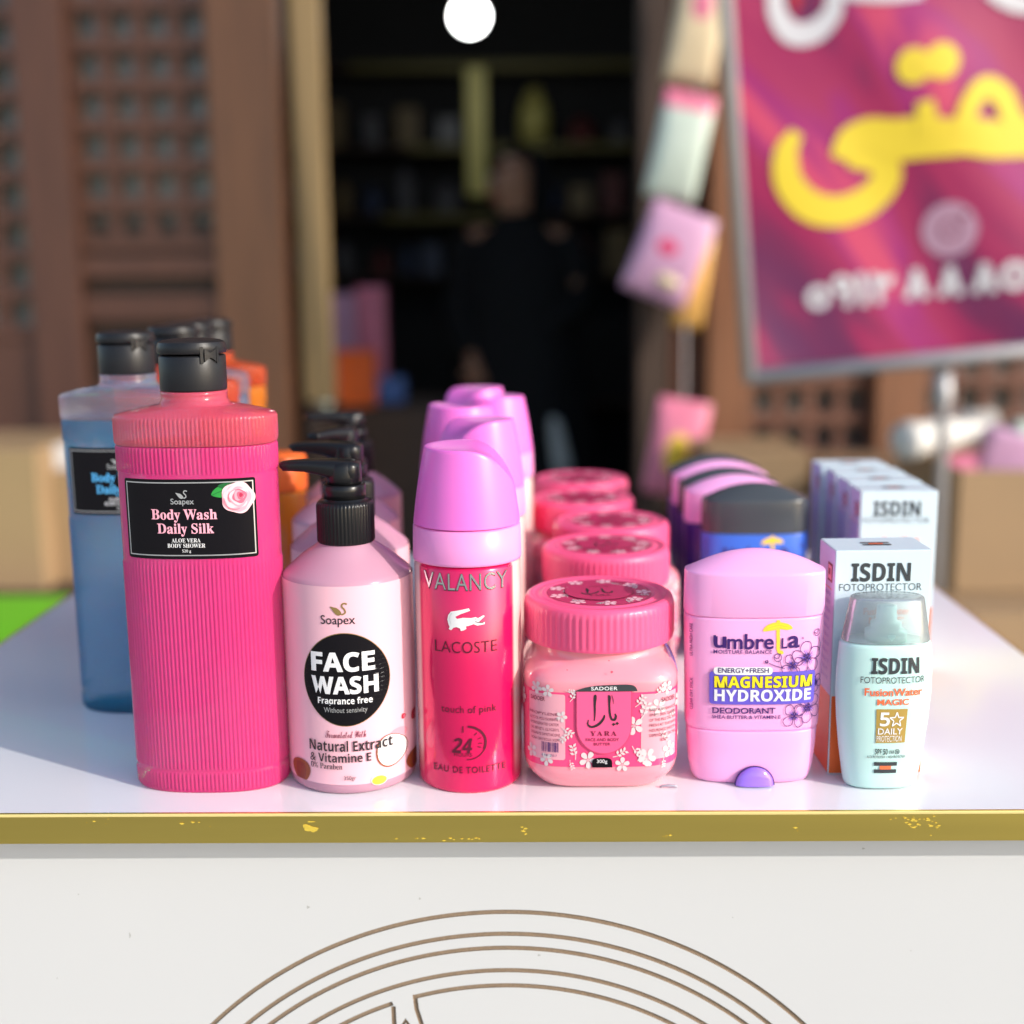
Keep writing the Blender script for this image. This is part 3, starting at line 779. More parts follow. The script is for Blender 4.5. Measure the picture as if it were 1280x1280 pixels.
# ------------------------------------------------------------------ cream jars
def flower(A, x, y, s, lay, m='petal', n=5, rot=0.0):
    for i in range(n):
        a = rot + 2 * PI * i / n
        c = (x + s * .6 * math.cos(a), y + s * .6 * math.sin(a))
        P = []
        for k in range(14):
            t = 2 * PI * k / 14; px, py = s * .44 * math.cos(t), s * .30 * math.sin(t) * (1 + .3 * math.cos(t))
            P.append((c[0] + px * math.cos(a) - py * math.sin(a), c[1] + px * math.sin(a) + py * math.cos(a)))
        A.poly(P, m, lay)
    A.disc(x, y, s * .16, s * .16, 'rose2', lay + 1, 10)
def leafy(A, x, y, s, a, lay, m='petal'):
    A.stroke([(x, y), (x + s * .5 * math.cos(a + .3), y + s * .5 * math.sin(a + .3)), (x + s * math.cos(a), y + s * math.sin(a))], s * .05, m, lay)
    for q in (.35, .6, .85):
        for sg in (-1, 1):
            b = a + sg * .9; p = (x + q * s * math.cos(a + .15), y + q * s * math.sin(a + .15))
            e = (p[0] + s * .32 * math.cos(b), p[1] + s * .32 * math.sin(b)); n_ = (-math.sin(b) * s * .09, math.cos(b) * s * .09); md = ((p[0] + e[0]) / 2, (p[1] + e[1]) / 2)
            A.poly([p, (md[0] + n_[0], md[1] + n_[1]), e, (md[0] - n_[0], md[1] - n_[1])], m, lay)

def cream_jar():
    t = empty('cream_jar', 'foremost jar of pink body butter with floral label and coral lid', 'jar', group='jars of body butter')
    a = .0382; n = 4.4; N = 96
    rg = lambda z, s, k=0: [(x * s * (1 - k) + k * .0336 * math.cos(math.atan2(y, x)), y * s * (1 - k) + k * .0336 * math.sin(math.atan2(y, x)), z) for x, y, _ in sering(a, a, n, z, N)]
    b = MB()
    b.loft([rg(0, .72), rg(.0004, .77), rg(.0022, .83), rg(.0058, .91), rg(.0088, .965), rg(.0112, .988), rg(.0132, .994), rg(.0142, .994), rg(.0510, .994), rg(.0520, .998), rg(.0562, .996, .0), rg(.0592, .980, .06), rg(.0616, .950, .2), rg(.0636, .925, .45), rg(.0652, .91, .8), rg(.0666, .90, 1), rg(.0690, .90, 1), rg(.0715, .895, 1)], 'cream')
    jb = b.build('jar_body', t)
    A = Art(748, 907, .0332, .000384, .000405, Wrap(a * .994, a * .994, n), R_=.052, base=.00025)
    A.R = None
    # the label band goes right round
    W = Wrap(a * .994, a * .994, n); m = MB(); K = 140; vs, fs = [], []
    for i in range(K + 1):
        u = W.L * (i / K - .5)
        for z in (.0142, .0515): vs.append(W(u, z, .00022))
    for i in range(K): fs.append((2 * i, 2 * i + 2, 2 * i + 3, 2 * i + 1))
    m.add(vs, fs, 'jarlab'); A.mb = m
    J = lambda p: (640 + p[0] / 5.82, 790 + p[1] / 5.82)          # artwork of the label, drawn large
    def jt(s, x, y, w, mm, lay, h=None, **k): A.text(s, *J((x, y)), w / 5.82, mm, lay, h=h / 5.82 if h else None, **k)
    rnd = random.Random(5)
    # flowers strewn round the band
    for x, y, s, q in ((520, 900, 62, .2), (855, 655, 66, .6), (770, 935, 52, 1), (950, 885, 66, .3), (140, 395, 46, .2), (230, 410, 44, 1), (960, 905, 48, 0), (1030, 530, 62, .5), (1130, 850, 60, .9), (1100, 400, 48, .3), (330, 590, 40, .1), (220, 905, 48, .4), (90, 860, 50, .6), (-60, 500, 60, .1), (-120, 800, 60, .4), (1260, 520, 60, .2), (1330, 780, 66, .7)):
        flower(A, *J((x, y)), s / 5.82, 3, 'petal', 5, q)
    for x, y, s, an in ((430, 900, 110, -1.9), (400, 700, 100, 2.3), (390, 480, 90, -1.2), (860, 520, 100, -1.0), (830, 470, 90, 2.6), (700, 880, 110, -.6), (840, 800, 100, .7), (900, 610, 130, -1.3), (1000, 440, 90, -.8), (390, 900, 70, 1.1), (880, 910, 90, -1.4), (620, 1000, 10, 0), (330, 660, 100, .5), (1080, 900, 70, 1.5), (1040, 700, 100, .6), (360, 400, 60, 0), (1100, 620, 90, -.5), (160, 440, 70, -2)):
        if s > 20: leafy(A, *J((x, y)), s / 5.82, an, 4)
    # side panels with small print
    A.rect(*J((60, 432)), *J((356, 905)), 'jarpale', 1, 3); A.rect(*J((905, 432)), *J((1215, 905)), 'jarpale', 1, 3)
    jt('SADOER', 150, 470, 120, 'jarink', 5, 30, bold=.01)
    for i, s in enumerate(('PROPYLENE', 'GLYCOL POLYSORBATE', 'HYDROGENATED CASTOR', 'OIL BENZYL GLYCERYL', 'STEARATE DIMETHICONE', 'ROSA CENTIFOLIA SCENT')):
        jt(s, 190 + 4 * i, 575 + i * 37, 225, 'jarink', 5, 19)
    x = 185
    while x < 305:
        w = rnd.choice((2, 3, 5, 7)); A.rect(*J((x, 778)), *J((x + w, 848)), 'navy', 5, cols=1); x += w + rnd.choice((3, 4, 6))
    jt('6 941 250 7', 240, 874, 110, 'navy', 5, 16)
    jt('SADOER', 1118, 480, 130, 'jarink', 5, 32, bold=.01)
    for i, s in enumerate(('BABY ALBANIAN ROSE', 'EPHMY SKIN TEXTURE', 'OF THE PILE THE SKIN', 'FRESH AT THE SAME', 'NOURISHED SMOOTH', 'DEPENDING ON THE', 'BODY')):
        jt(s, 1080, 545 + i * 37, 230 if i < 6 else 60, 'jarink', 5, 20)
    # centre shield
    f = [(440, 408), (830, 408), (830, 640)] + [(635 + 195 * math.cos(q), 650 + 200 * math.sin(q)) for q in [PI * i / 24 for i in range(1, 24)]] + [(440, 640)]
    A.poly([J(p) for p in [(434, 406), (836, 406), (836, 640)] + [(635 + 201 * math.cos(q), 652 + 206 * math.sin(q)) for q in [PI * i / 24 for i in range(1, 24)]] + [(434, 640)]], 'lidsticker', 6)
    A.poly([J(p) for p in f], M.setdefault('jarmid', mat('mid pink label', S(244, 92, 142), .25, coat=.2)), 7)
    A.poly([J(p) for p in catmull([(428, 404), (470, 385), (560, 366), (700, 358), (820, 358), (860, 374), (875, 404)], 5)], 'greyprint', 8)
    jt('SADOER', 637, 383, 190, 'white', 9, 26, bold=.012, space=1.1)
    w = lambda P: [(J(p)[0], J(p)[1], p[2] / 5.82) for p in P]
    st = lambda P: A.stroke(w(P), 1, 'darkprint', 9)
    st([(566, 428, 4), (572, 440, 22), (569, 500, 15), (570, 560, 12), (566, 616, 5)])
    st([(524, 606, 5), (520, 640, 12), (548, 658, 16), (596, 640, 18), (632, 600, 16), (640, 572, 8)])
    st([(664, 432, 5), (674, 446, 20), (674, 500, 14), (678, 560, 14), (690, 600, 14), (712, 606, 17), (722, 582, 14), (714, 562, 6)])
    st([(690, 428, 3), (700, 460, 5), (704, 494, 3)])
    for dx in (0, 26): A.poly([J((705 + dx + 13 * math.cos(q), 640 - dx * .25 + 12 * math.sin(q))) for q in (0, PI / 2, PI, 3 * PI / 2)], 'darkprint', 9)
    jt('YARA', 632, 705, 190, 'jarink', 9, 34, k='bs', space=1.35)
    jt('FACE AND BODY', 625, 750, 240, 'jarink', 9, 22, bold=.008); jt('BUTTER', 622, 782, 120, 'jarink', 9, 20, bold=.008)
    A.poly([J(p) for p in catmull([(550, 952), (552, 905), (575, 886), (620, 882), (672, 886), (694, 905), (697, 952)], 5)], 'lab_black', 8)
    jt('300g', 622, 910, 76, 'white', 10, 34)
    m.build('label', jb)
    # fruit bits under the wall of the jar
    lid = MB(); r = .0372
    lid.lathe([(r - .0014, .0700), (r - .0002, .0703), (r, .0712), (r, .0728), (r, .0860), (r - .0001, .0885), (r - .0010, .0903), (r - .0024, .0912), (r - .0040, .0913), (r - .0046, .0908), (r - .0060, .0906), (.0295, .0906), (.0290, .0912), (.0272, .0913), (.0267, .0909), (.004, .0909)],
              'lid', 288, rib=.00035, nr=72, ribz=(.0722, .0862))
    lo = lid.build('lid', t, sharp=60)
    s = MB()
    A = Art(0, 0, 0, .001, .001, lambda u, z, off: (u, z, .0909 + off), base=.00018, maxdu=9); A.mb = s
    A.disc(0, 0, 26, 26, 'lidsticker', 0, 64)
    for i in range(9): flower(A, 22 * math.cos(i * 2 * PI / 9), 22 * math.sin(i * 2 * PI / 9), 3.9, 1, 'rose1', 5, i)
    for i in range(11): leafy(A, 19 * math.cos((i + .5) * 2 * PI / 11), 19 * math.sin((i + .5) * 2 * PI / 11), 6, i * 1.1, 1)
    A.disc(0, 0, 17.2, 17.2, 'jarink', 3, 48); A.disc(0, 0, 16.9, 16.9, 'lidsticker', 4, 48)
    A.stroke([(-6, -6, .3), (-5.6, -2, 1.5), (-5.8, 4, .5)], 1, 'darkprint', 5); A.stroke([(-9, 3, .5), (-7, 6, 1.3), (-2, 4, 1.3), (0, 0, .6)], 1, 'darkprint', 5)
    A.stroke([(1.6, -6, .4), (2, -1, 1.3), (3, 3, 1.3), (6, 3, 1.3), (6.6, 0, .6)], 1, 'darkprint', 5)
    A.text('YARA', 0, 8.2, 11, 'jarink', 5, k='bs'); A.text('SADOER', 1, -9.6, 10, 'jarink', 5)
    A.text('SADOER', 11.5, -16.6, 7, 'lab_black', 6, h=1.8)
    s.build('sticker', lo)
    # specks of fruit in the cream
    def rg_pt(u, z, off):
        zs = [(.0004, .76), (.0022, .82), (.0058, .90), (.0092, .960), (.0120, .985), (.0140, .994), (.0510, .998), (.0560, .985)]
        s_ = .994
        for (z0, s0), (z1, s1) in zip(zs, zs[1:]):
            if z0 <= z <= z1: s_ = s0 + (s1 - s0) * (z - z0) / (z1 - z0)
        x, y, _ = W(u, z, off + .0002); return (x * s_ / .994, y * s_ / .994, z)
    for x, y, rr in ((425, 1070, 20), (445, 1080, 12), (337, 1060, 14), (480, 1003, 9), (890, 1003, 13), (755, 1105, 6), (690, 270, 12), (670, 190, 6), (370, 255, 5), (330, 1075, 10)):
        A3 = Art(748, 907, .0332, .000384, .000405, rg_pt, base=.00006); p = J((x, y)); A3.poly([(p[0] + rr / 5.82 * math.cos(q) * rnd.uniform(.6, 1.1), p[1] + rr / 5.82 * math.sin(q) * rnd.uniform(.6, 1.1)) for q in [k * 2 * PI / 7 for k in range(7)]], 'creamdot', 0); A3.build('fruit_bit', jb)
    return t
jar = place(cream_jar(), .0340, .0582)
for x, y, rz, lab in ((.0443, .1720, R(8), 'second jar of pink body butter, lid showing right behind the foremost lid'),
                      (.0525, .2490, R(20), 'third jar, its lid peeping out at the right behind the second lid'),
                      (.0375, .3350, R(-15), 'fourth jar, blurred lid at the left behind the spray cans'),
                      (.0395, .4250, R(30), 'rearmost jar of body butter, its blurred lid highest of all the lids')):
    c = copy_tree(jar); place(c, x, y, T, rz); c['label'] = lab

# ------------------------------------------------------------------ stick deodorants
def stick_deodorant():
    t = empty('stick_deodorant', 'pink stick deodorant with purple flowers and violet band, foremost of its row', 'deodorant', group='stick deodorants')
    a, b, n, N = .0336, .0140, 2.9, 120
    rg = lambda z, A_, B_: sering(a, b, n, z, N, 0, 0, A_ / a, B_ / b)
    m = MB()
    m.loft([rg(.0002, .0268, .0108), rg(.0008, .0282, .0120), rg(.003, .0294, .0128), rg(.009, .0307, .0137), rg(.019, .0316, .0143), rg(.0270, .0320, .0146), rg(.0276, .0318, .0144), rg(.0278, .0310, .0138)], 'deo')
    base = m.build('base', t)
    # violet dial: half disc bulging from the front of the base, on a dark plum plate painted as recess shade
    d = MB(); rings = []
    for q, o in ((1.06, -.0004), (1.06, .0003)):
        rings.append([(.0092 * q * math.cos(PI * i / 28), -.0146 - o, .0006 + .0092 * q * math.sin(PI * i / 28)) for i in range(29)])
    d.loft(rings, 'navy', smooth=False)
    rings = []
    for q, o in ((1.0, -.001), (1.0, .0006), (.95, .0014), (.8, .0022), (.5, .0028), (.1, .0030)):
        rings.append([(.0092 * q * math.cos(PI * i / 28), -.0146 - o, .0007 + .0092 * q * math.sin(PI * i / 28)) for i in range(29)])
    d.loft(rings, 'purple')
    d.build('dial', t, sharp=60)
    m = MB()
    m.loft([rg(.0279, .0318, .0136), rg(.0284, .0325, .0139), rg(.0300, .0327, .0140), rg(.0835, .0338, .0142), rg(.0845, .0336, .0140), rg(.0847, .0325, .0132)], 'deo')
    body = m.build('body', t)
    c = MB(); N2 = 120
    P = sering(a, b, n, 0, N2)
    rings = [rg(.0849, .0322, .0130), rg(.0850, .0336, .0143), rg(.0856, .0340, .0146), rg(.1050, .0338, .0146), rg(.1060, .0336, .0144)]
    for s in (.97, .9, .75, .55, .35, .15, .03):
        rings.append([(x * (.0336 / a) * (1 - .02 * (1 - s)), y * (.0144 / b) * s, .1062 + .0096 * (1 - (x / a) ** 2) * (1 - s ** 1.6) + .0004 * (1 - s)) for x, y, _ in P])
    c.loft(rings, 'deo'); c.build('cap', t, sharp=28)
    sc = lambda z: ((.0327 + (.0338 - .0327) * (z - .03) / .0535) / a, 1.005)
    A = Art(936, 840, .0580, .000384, .000403, Wrap(a, b, n, sc), base=.0002)
    G = lambda p: (840 + p[0] / 5.818, 760 + p[1] / 5.818)
    def gt(s, x0, x1, y, mm, lay, h, **k): A.text(s, *G(((x0 + x1) / 2, y)), (x1 - x0) / 5.818, mm, lay, h=h / 5.818, **k)
    # umbrella emblem
    A.poly([G(p) for p in catmull([(592, 170), (620, 128), (690, 106), (770, 120), (806, 152), (770, 164), (720, 158), (660, 166)], 5, True)], 'umbyellow', 1)
    for y in (128, 145): A.stroke([G((622, y + 12)), G((700, y - 6)), G((782, y + 10))], 6 / 5.8, 'yellow', 2)
    A.stroke([G(p) for p in ((700, 92), (700, 160), (704, 250), (706, 300), (722, 326), (742, 318))], 26 / 5.8, 'umbyellow', 1)
    gt('u', 238, 330, 250, 'navy', 3, 84, bold=.02); A.stroke([G((246, 200)), G((246, 250))], 3.1, 'navy', 3)
    gt('mbre', 336, 672, 244, 'navy', 3, 112, bold=.016)
    gt('L', 728, 770, 258, 'navy', 3, 74, bold=.016); gt('a', 776, 862, 250, 'navy', 3, 88, bold=.02)
    A.ring(*G((884, 226)), .8, 1.4, 'navy', 3, n=14)
    gt('MOISTURE BALANCE', 238, 660, 318, 'navy', 3, 27, bold=.01, space=1.1)
    # line drawn blossoms
    def blossom(x, y, s, rot, n_=5):
        for i in range(n_):
            q = rot + 2 * PI * i / n_; ux, uy = math.cos(q), math.sin(q); vx, vy = -uy, ux
            P = [(x + s * (f * ux + g * vx), y + s * (f * uy + g * vy)) for f, g in ((.12, .04), (.45, .34), (.85, .36), (1.0, .08), (.9, -.2), (.6, -.36), (.3, -.2), (.12, -.04))]
            A.stroke([G(p) for p in P], .85, 'navy', 3, 5)
            for g in (-.12, 0, .14): A.stroke([G((x + s * .1 * ux, y + s * .1 * uy)), G((x + s * (.5 * ux + g * vx), y + s * (.5 * uy + g * vy)))], .55, 'violet', 2)
            for g in (-.3, .3): A.stroke([G((x, y)), G((x + s * .32 * math.cos(q + g), y + s * .32 * math.sin(q + g)))], .8, 'navy', 4)
    blossom(925, 370, 118, -.5); blossom(815, 420, 84, 1.0, 4); blossom(955, 735, 112, .4); blossom(845, 790, 95, -2.3, 4); blossom(1010, 560, 66, .2)
    for p in ((1000, 195, 26), (705, 360, 30), (625, 390, 12)):
        A.ring(*G(p[:2]), p[2] / 5.8 - .8, p[2] / 5.8, 'navy', 3, n=20); A.stroke([G((p[0] - p[2], p[1] - 8)), G((p[0], p[1] + 8)), G((p[0] + p[2] * .6, p[1] - p[2]))], .8, 'navy', 3)
    A.stroke([G((1018, 222)), G((1040, 300)), G((1020, 330))], .8, 'navy', 3); A.stroke([G((640, 400)), G((690, 420)), G((760, 440))], .8, 'navy', 3); A.stroke([G((720, 385)), G((735, 430))], .8, 'navy', 3)
    # band
    A.rect(*G((210, 462)), *G((998, 698)), 'violet', 5, 4)
    A.rect(*G((240, 426)), *G((668, 482)), 'white', 6, 4)
    gt('ENERGY+FRESH', 272, 640, 450, 'navy', 7, 36, bold=.012)
    gt('MAGNESIUM', 244, 972, 535, 'greyprint', 6, 92, k='b', bold=.04); gt('MAGNESIUM', 246, 970, 534, 'yellow', 7, 84, k='b', bold=.012)
    gt('HYDROXIDE', 246, 966, 632, 'white', 7, 86, k='b', bold=.012)
    gt('DEODORANT', 232, 700, 745, 'navy', 3, 44, bold=.022); gt('SHEA BUTTER & VITAMIN E', 228, 742, 792, 'navy', 3, 26, bold=.012)
    for y, s in ((250, 'ULTRA FRESH CARE'), (645, 'CLEAR DRY STICK')): A.text(s, *G((70, y)), 40, 'navy', 3, h=4.4, rot=PI / 2, bold=.01)
    A.build('print', body)
    return t
deo = place(stick_deodorant(), .1088, .0443)
X2 = {'deo': 'blue_deo'}
for x, y, mt, lab in ((.1440, .2420, 'b', 'blue stick deodorant with charcoal cap right behind the foremost pink one'),
                      (.1370, .2760, 'p', 'pink capped stick deodorant between the blue one and a dark one'),
                      (.1370, .3090, 'd', 'dark capped violet stick deodorant between two pink capped ones'),
                      (.1365, .3420, 'p', 'blurred pink capped stick deodorant just before the rearmost dark one'),
                      (.1375, .3750, 'd', 'rearmost stick deodorant, only its dark cap edge showing')):
    c = copy_tree(deo); place(c, x, y); c['label'] = lab
    if mt != 'p':
        for ch in [k for k in COL.objects if k.parent == c]:
            ch.data = ch.data.copy(); nm = ch.name.split('.')[0]
            for i, mm in enumerate(ch.data.materials):
                if mm == M['deo']: ch.data.materials[i] = M['dark_cap'] if nm == 'cap' else M['blue_deo' if mt == 'b' else 'navy_deo']
    else:
        for ch in [k for k in COL.objects if k.parent == c]:
            if ch.name.split('.')[0] == 'body':
                ch.data = ch.data.copy()
                for i, mm in enumerate(ch.data.materials):
                    if mm == M['deo']: ch.data.materials[i] = M['navy_deo']

# ------------------------------------------------------------------ sunscreen bottle and cartons
def sun_mark(A, x0, x1, y0, y1, lay):
    h = y1 - y0
    A.rect(x0, y0, x1, y0 + h * .34, 'greyprint', lay, cols=6); A.rect(x0, y1 - h * .34, x1, y1, 'greyprint', lay, cols=6)
    w = x1 - x0; A.rect(x0 + w * .25, y0 + h * .34, x1 - w * .25, y1 - h * .34, 'orange', lay, cols=4)
def sunscreen():
    t = empty('sunscreen_bottle', 'small pale mint sunscreen bottle with frosted cap standing before its carton', 'bottle')
    a, b, n, N = .0228, .0120, 2.35, 96
    prof = [(.0004, .0160, .0078), (.0010, .0170, .0090), (.0025, .0177, .0097), (.008, .0186, .0104), (.020, .0204, .0112), (.034, .0219, .0118), (.048, .0228, .0120), (.058, .0227, .0119), (.066, .0222, .0116), (.0712, .0218, .0113), (.0726, .0214, .0110), (.0732, .0206, .0104)]
    m = MB(); m.loft([sering(a, b, n, z, N, 0, 0, A_ / a, B_ / b) for z, A_, B_ in prof], 'mint'); body = m.build('bottle_body', t)
    s = MB(); s.lathe([(.0098, .0733), (.0098, .0780), (.0072, .0785), (.0072, .0820), (.0050, .0825), (.0046, .0900), (.0030, .0904)], 'teal', 40); s.build('nozzle', t)
    c = MB()
    A_ = [(.0735, .0208, .0108), (.0745, .0209, .0109), (.0935, .0176, .0094), (.0945, .0172, .0090), (.0950, .0162, .0082), (.0951, .010, .005)]
    inner = [(.0940, .0160, .0080), (.0930, .0166, .0085), (.0736, .0198, .0099)]
    c.loft([sering(a, b, n, z, N, 0, 0, p / a, q / b) for z, p, q in A_], 'frost', cap0=False)
    c.loft([sering(a, b, n, z, N, 0, 0, p / a, q / b) for z, p, q in inner], 'frost', cap0=True, cap1=False)
    o = sering(a, b, n, .0735, N, 0, 0, .0208 / a, .0108 / b); i_ = sering(a, b, n, .0736, N, 0, 0, .0198 / a, .0099 / b)
    c.loft([i_, o], 'frost', False, False); c.build('cap', t)
    def sc(z):
        for (z0, a0, b0), (z1, a1, b1) in zip(prof, prof[1:]):
            if z0 <= z <= z1:
                f = (z - z0) / (z1 - z0); return ((a0 + f * (a1 - a0)) / a, (b0 + f * (b1 - b0)) / b)
        return (1, 1)
    A = Art(1106, 870, .0491, .000378, .000398, Wrap(a, b, n, sc), base=.00025)
    D = lambda p: (990 + p[0] / 4.571, 720 + p[1] / 4.571)
    def dt(s, x0, x1, y, mm, lay, h, **k): A.text(s, *D(((x0 + x1) / 2, y)), (x1 - x0) / 4.571, mm, lay, h=h / 4.571, **k)
    dt('ISDIN', 413, 698, 520, 'greyprint', 1, 92, k='b', bold=.014)
    dt('FOTOPROTECTOR', 358, 735, 600, 'greyprint', 1, 36, bold=-.006)
    dt('FusionWater', 383, 722, 668, 'orange', 1, 44, bold=.022); dt('MAGIC', 455, 640, 724, 'orange', 1, 36, bold=.022)
    A.rect(*D((452, 764)), *D((636, 960)), 'ochre', 1, cols=12)
    dt('5', 474, 532, 822, 'white', 2, 80, k='b'); 
    P = [(573 + (44 if i % 2 == 0 else 18) * math.sin(PI * i / 5), 826 - (44 if i % 2 == 0 else 18) * math.cos(PI * i / 5)) for i in range(10)]
    for i in range(10): A.stroke([D(P[i]), D(P[(i + 1) % 10])], 1.5, 'white', 2)
    dt('DAILY', 464, 614, 892, 'white', 2, 36, bold=.012); dt('PROTECTION', 458, 612, 935, 'white', 2, 34)
    dt('SPF 50', 450, 530, 1012, 'greyprint', 1, 34, k='b'); dt('UVA UVB', 540, 608, 1014, 'greyprint', 1, 20, k='b'); A.ring(*D((592, 1012)), 2.8, 3.4, 'greyprint', 2, n=16)
    dt('ALTA PROTECCION  I  HIGH PROTECTION', 400, 650, 1043, 'greyprint', 1, 15, bold=.01)
    sun_mark(A, *[D((445, 1))[0], D((600, 1))[0]], *[D((1, 1074))[1], D((1, 1140))[1]], 1)
    A.build('print', body)
    return t
place(sunscreen(), .1703, .0330, T, R(1))
def carton():
    t = empty('sunscreen_carton', 'foremost pale sunscreen carton, standing right behind the small mint bottle', 'carton', group='sunscreen cartons')
    w, d, h = .0235, .0148, .1145
    m = MB(); m.box(-w, w, -d, d, .0002, h, 'carton', .0006)
    A = Art(0, 0, h, .00039, .00039, flatwall(-d), base=.00012, maxdu=9); A.mb = m
    hw = w / .00039
    A.rect(-hw + 1.4, 189, hw - 1.4, 292, 'carton_orange', 0, cols=2)
    A.text('ISDIN', -3, 28, 74, 'greyprint', 1, h=24, k='b', bold=.012); A.text('FOTOPROTECTOR', -3, 47, 103, 'greyprint', 1, h=9, bold=-.012)
    A.text('FusionWater', 6, 78, 58, 'orange', 1, h=9, bold=.02); A.text('MAGIC', 6, 90, 44, 'orange', 1, h=9, bold=.02)
    # left side: lavender tint for its shade, with orange foot and small print
    L = Art(0, 0, h, .00039, .00039, lambda u, z, off: (-w - off, -u, z), base=.00012, maxdu=9); L.mb = m
    dw = d / .00039
    L.rect(-dw + 1.4, 1.6, dw - 1.4, 189, 'carton_side', 0, cols=2); L.rect(-dw + 1.4, 189, dw - 1.4, 292, 'carton_orange', 0, cols=2)
    L.rect(6, 20, 28, 44, 'jarink', 1, cols=2); L.rect(9, 23, 25, 41, 'rose2', 2, cols=2); L.rect(12, 27, 20, 35, 'jarink', 3, cols=2)
    for i in range(11): L.text('DERMATOLOGICALLY TESTED'[:12 + i], 0, 60 + i * 11, 50 - (i * 7) % 13, 'violet', 1, h=4.5)
    L.rect(-28, 52, 28, 53, 'orange', 1, cols=2)
    U = Art(0, 0, 0, .00039, .00039, lambda u, z, off: (u, z, h + off), base=.00012, maxdu=9); U.mb = m
    sun_mark(U, -18, 18, -8, 10, 1)
    U.rect(-hw + 3, -dw + 4, hw - 3, -dw + 4.5, 'carton_side', 1, cols=2)
    m.build('carton_box', t); return t
bx = place(carton(), .1710, .0595, T, R(1.2))
for i, (x, y, lab) in enumerate(((.2280, .2280, 'second pale carton, its front showing blurred above the foremost carton'), (.2290, .2640, 'third pale carton, standing just behind the second one'),
                                 (.2295, .3000, 'fourth pale carton of the row along the right table edge'), (.2280, .3360, 'rearmost pale carton of the row along the right table edge'))):
    c = copy_tree(bx); place(c, x, y, T, R((-1, 1, -.6, .5)[i])); c['label'] = lab
def sliver():
    b = MB(); rings = []
    for x, w, z in ((-.0042, .0002, .0003), (-.0030, .0007, .0009), (0, .0009, .0012), (.0032, .0008, .0010), (.0044, .0002, .0005)):
        rings.append([(x, w * math.cos(q), z + .0006 * math.sin(q)) for q in [k * 2 * PI / 10 for k in range(10)]])
    b.loft(rings, mat('grey scrap', (.35, .35, .42), .4)); o = b.build('plastic_scrap', None, (.0665, .0278, T + .0002))
    tag(o, 'tiny grey scrap lying on the table between the jar and the pink deodorant', 'scrap')
sliver()

# ================================================================== BEHIND THE TABLE
YF = 2.70
def z_of(py, Y=YF): return at(640, py, Y).z
def x_of(px, py=300, Y=YF): return at(px, py, Y).x
def shop():
    t = empty('shop_front', 'old wooden shop front with lattice windows and a dark open doorway', 'building', (0, YF, 0))
    t.name = 'old_shop'
    def part(name, boxes, m, bev=.004, parent=t):
        b = MB()
        for q in boxes: b.box(q[0], q[1], q[2], q[3], q[4], q[5], m, bev)
        return b.build(name, parent)
    H = 3.4
    posts = [(-1.285, -1.155, 'wood'), (-.80, -.625, 'wood2'), (.462, .575, 'wood2'), (.90, 1.03, 'wood2'), (1.62, 1.76, 'wood')]
    for x0, x1, m in posts: part('post', [(x0, x1, 0, .12, 0, H)], m, .006)
    part('door_edge', [(-.597, -.520, .05, .09, T - .07, H)], 'tan', .005); part('door_edge', [(-.600, -.545, .055, .10, .0, T - .08)], 'wooddark', .005)
    part('door_jamb', [(.285, .36, .02, .14, 0, H)], 'wooddark'); part('door_jamb', [(.37, .455, .05, .12, 0, H)], 'wood')
    part('lintel', [(-3.2, 3.2, -.03, .16, H, H + .5)], 'wood')
    part('upper_wall', [(-3.2, 3.2, 0, .15, H + .5, 4.6)], 'plaster')
    def lattice(x0, x1, z0, z1, px, pz, glass=True):
        b = MB(); k = round((x1 - x0) / px); q = round((z1 - z0) / pz)
        bw = px * .38
        for i in range(k + 1):
            x = x0 + (x1 - x0) * i / k; b.box(x - bw / 2, x + bw / 2, .045, .068, z0, z1, 'wood', .003)
        for j in range(q + 1):
            z = z0 + (z1 - z0) * j / q; b.box(x0, x1, .034, .058, z - bw / 2, z + bw / 2, 'wood', .003)
        o = b.build('lattice', t)
        g = MB(); g.box(x0, x1, .10, .106, z0, z1, 'glass_sheen'); g.build('window_pane', o)
    zb = T + .345
    lattice(-1.155, -.80, zb, H, .0905, .0985)
    part('rail', [(-1.155, -.80, .02, .09, zb - .085, zb - .03)], 'wood'); part('rail', [(-1.155, -.80, .02, .09, T + .15, T + .215)], 'wood')
    part('wood_panel', [(-1.155, -.80, .05, .08, .3, T + .40)], 'wooddark')
    part('rail', [(-1.155, -.80, .02, .09, .3, .42)], 'wood')
    lattice(-2.2, -1.285, T + .12, H, .0915, .0985); part('wood_panel', [(-2.2, -1.285, .04, .08, .3, T + .10)], 'wood')
    for x0, x1 in ((.575, .90), (1.03, 1.62)):
        lattice(x0, x1, T - .22, H, .0815, .0985); part('rail', [(x0, x1, .02, .09, T - .30, T - .235)], 'wood2'); part('wood_panel', [(x0, x1, .05, .08, .3, T - .30)], 'wooddark')
    part('plinth', [(-3.2, -.62, -.05, .12, 0, .295)], 'plaster'); part('plinth', [(.46, 3.2, -.05, .12, 0, .295)], 'plaster')
    part('side_wall', [(-3.2, -2.2, 0, .2, .3, H)], 'plaster'); part('side_wall', [(1.76, 3.2, 0, .2, .3, H)], 'plaster')
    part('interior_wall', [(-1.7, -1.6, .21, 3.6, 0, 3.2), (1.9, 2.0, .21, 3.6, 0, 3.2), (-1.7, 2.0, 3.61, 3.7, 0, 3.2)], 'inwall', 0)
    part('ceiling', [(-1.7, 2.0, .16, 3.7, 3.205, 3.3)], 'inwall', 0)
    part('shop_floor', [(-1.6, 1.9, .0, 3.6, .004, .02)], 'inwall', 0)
shop()

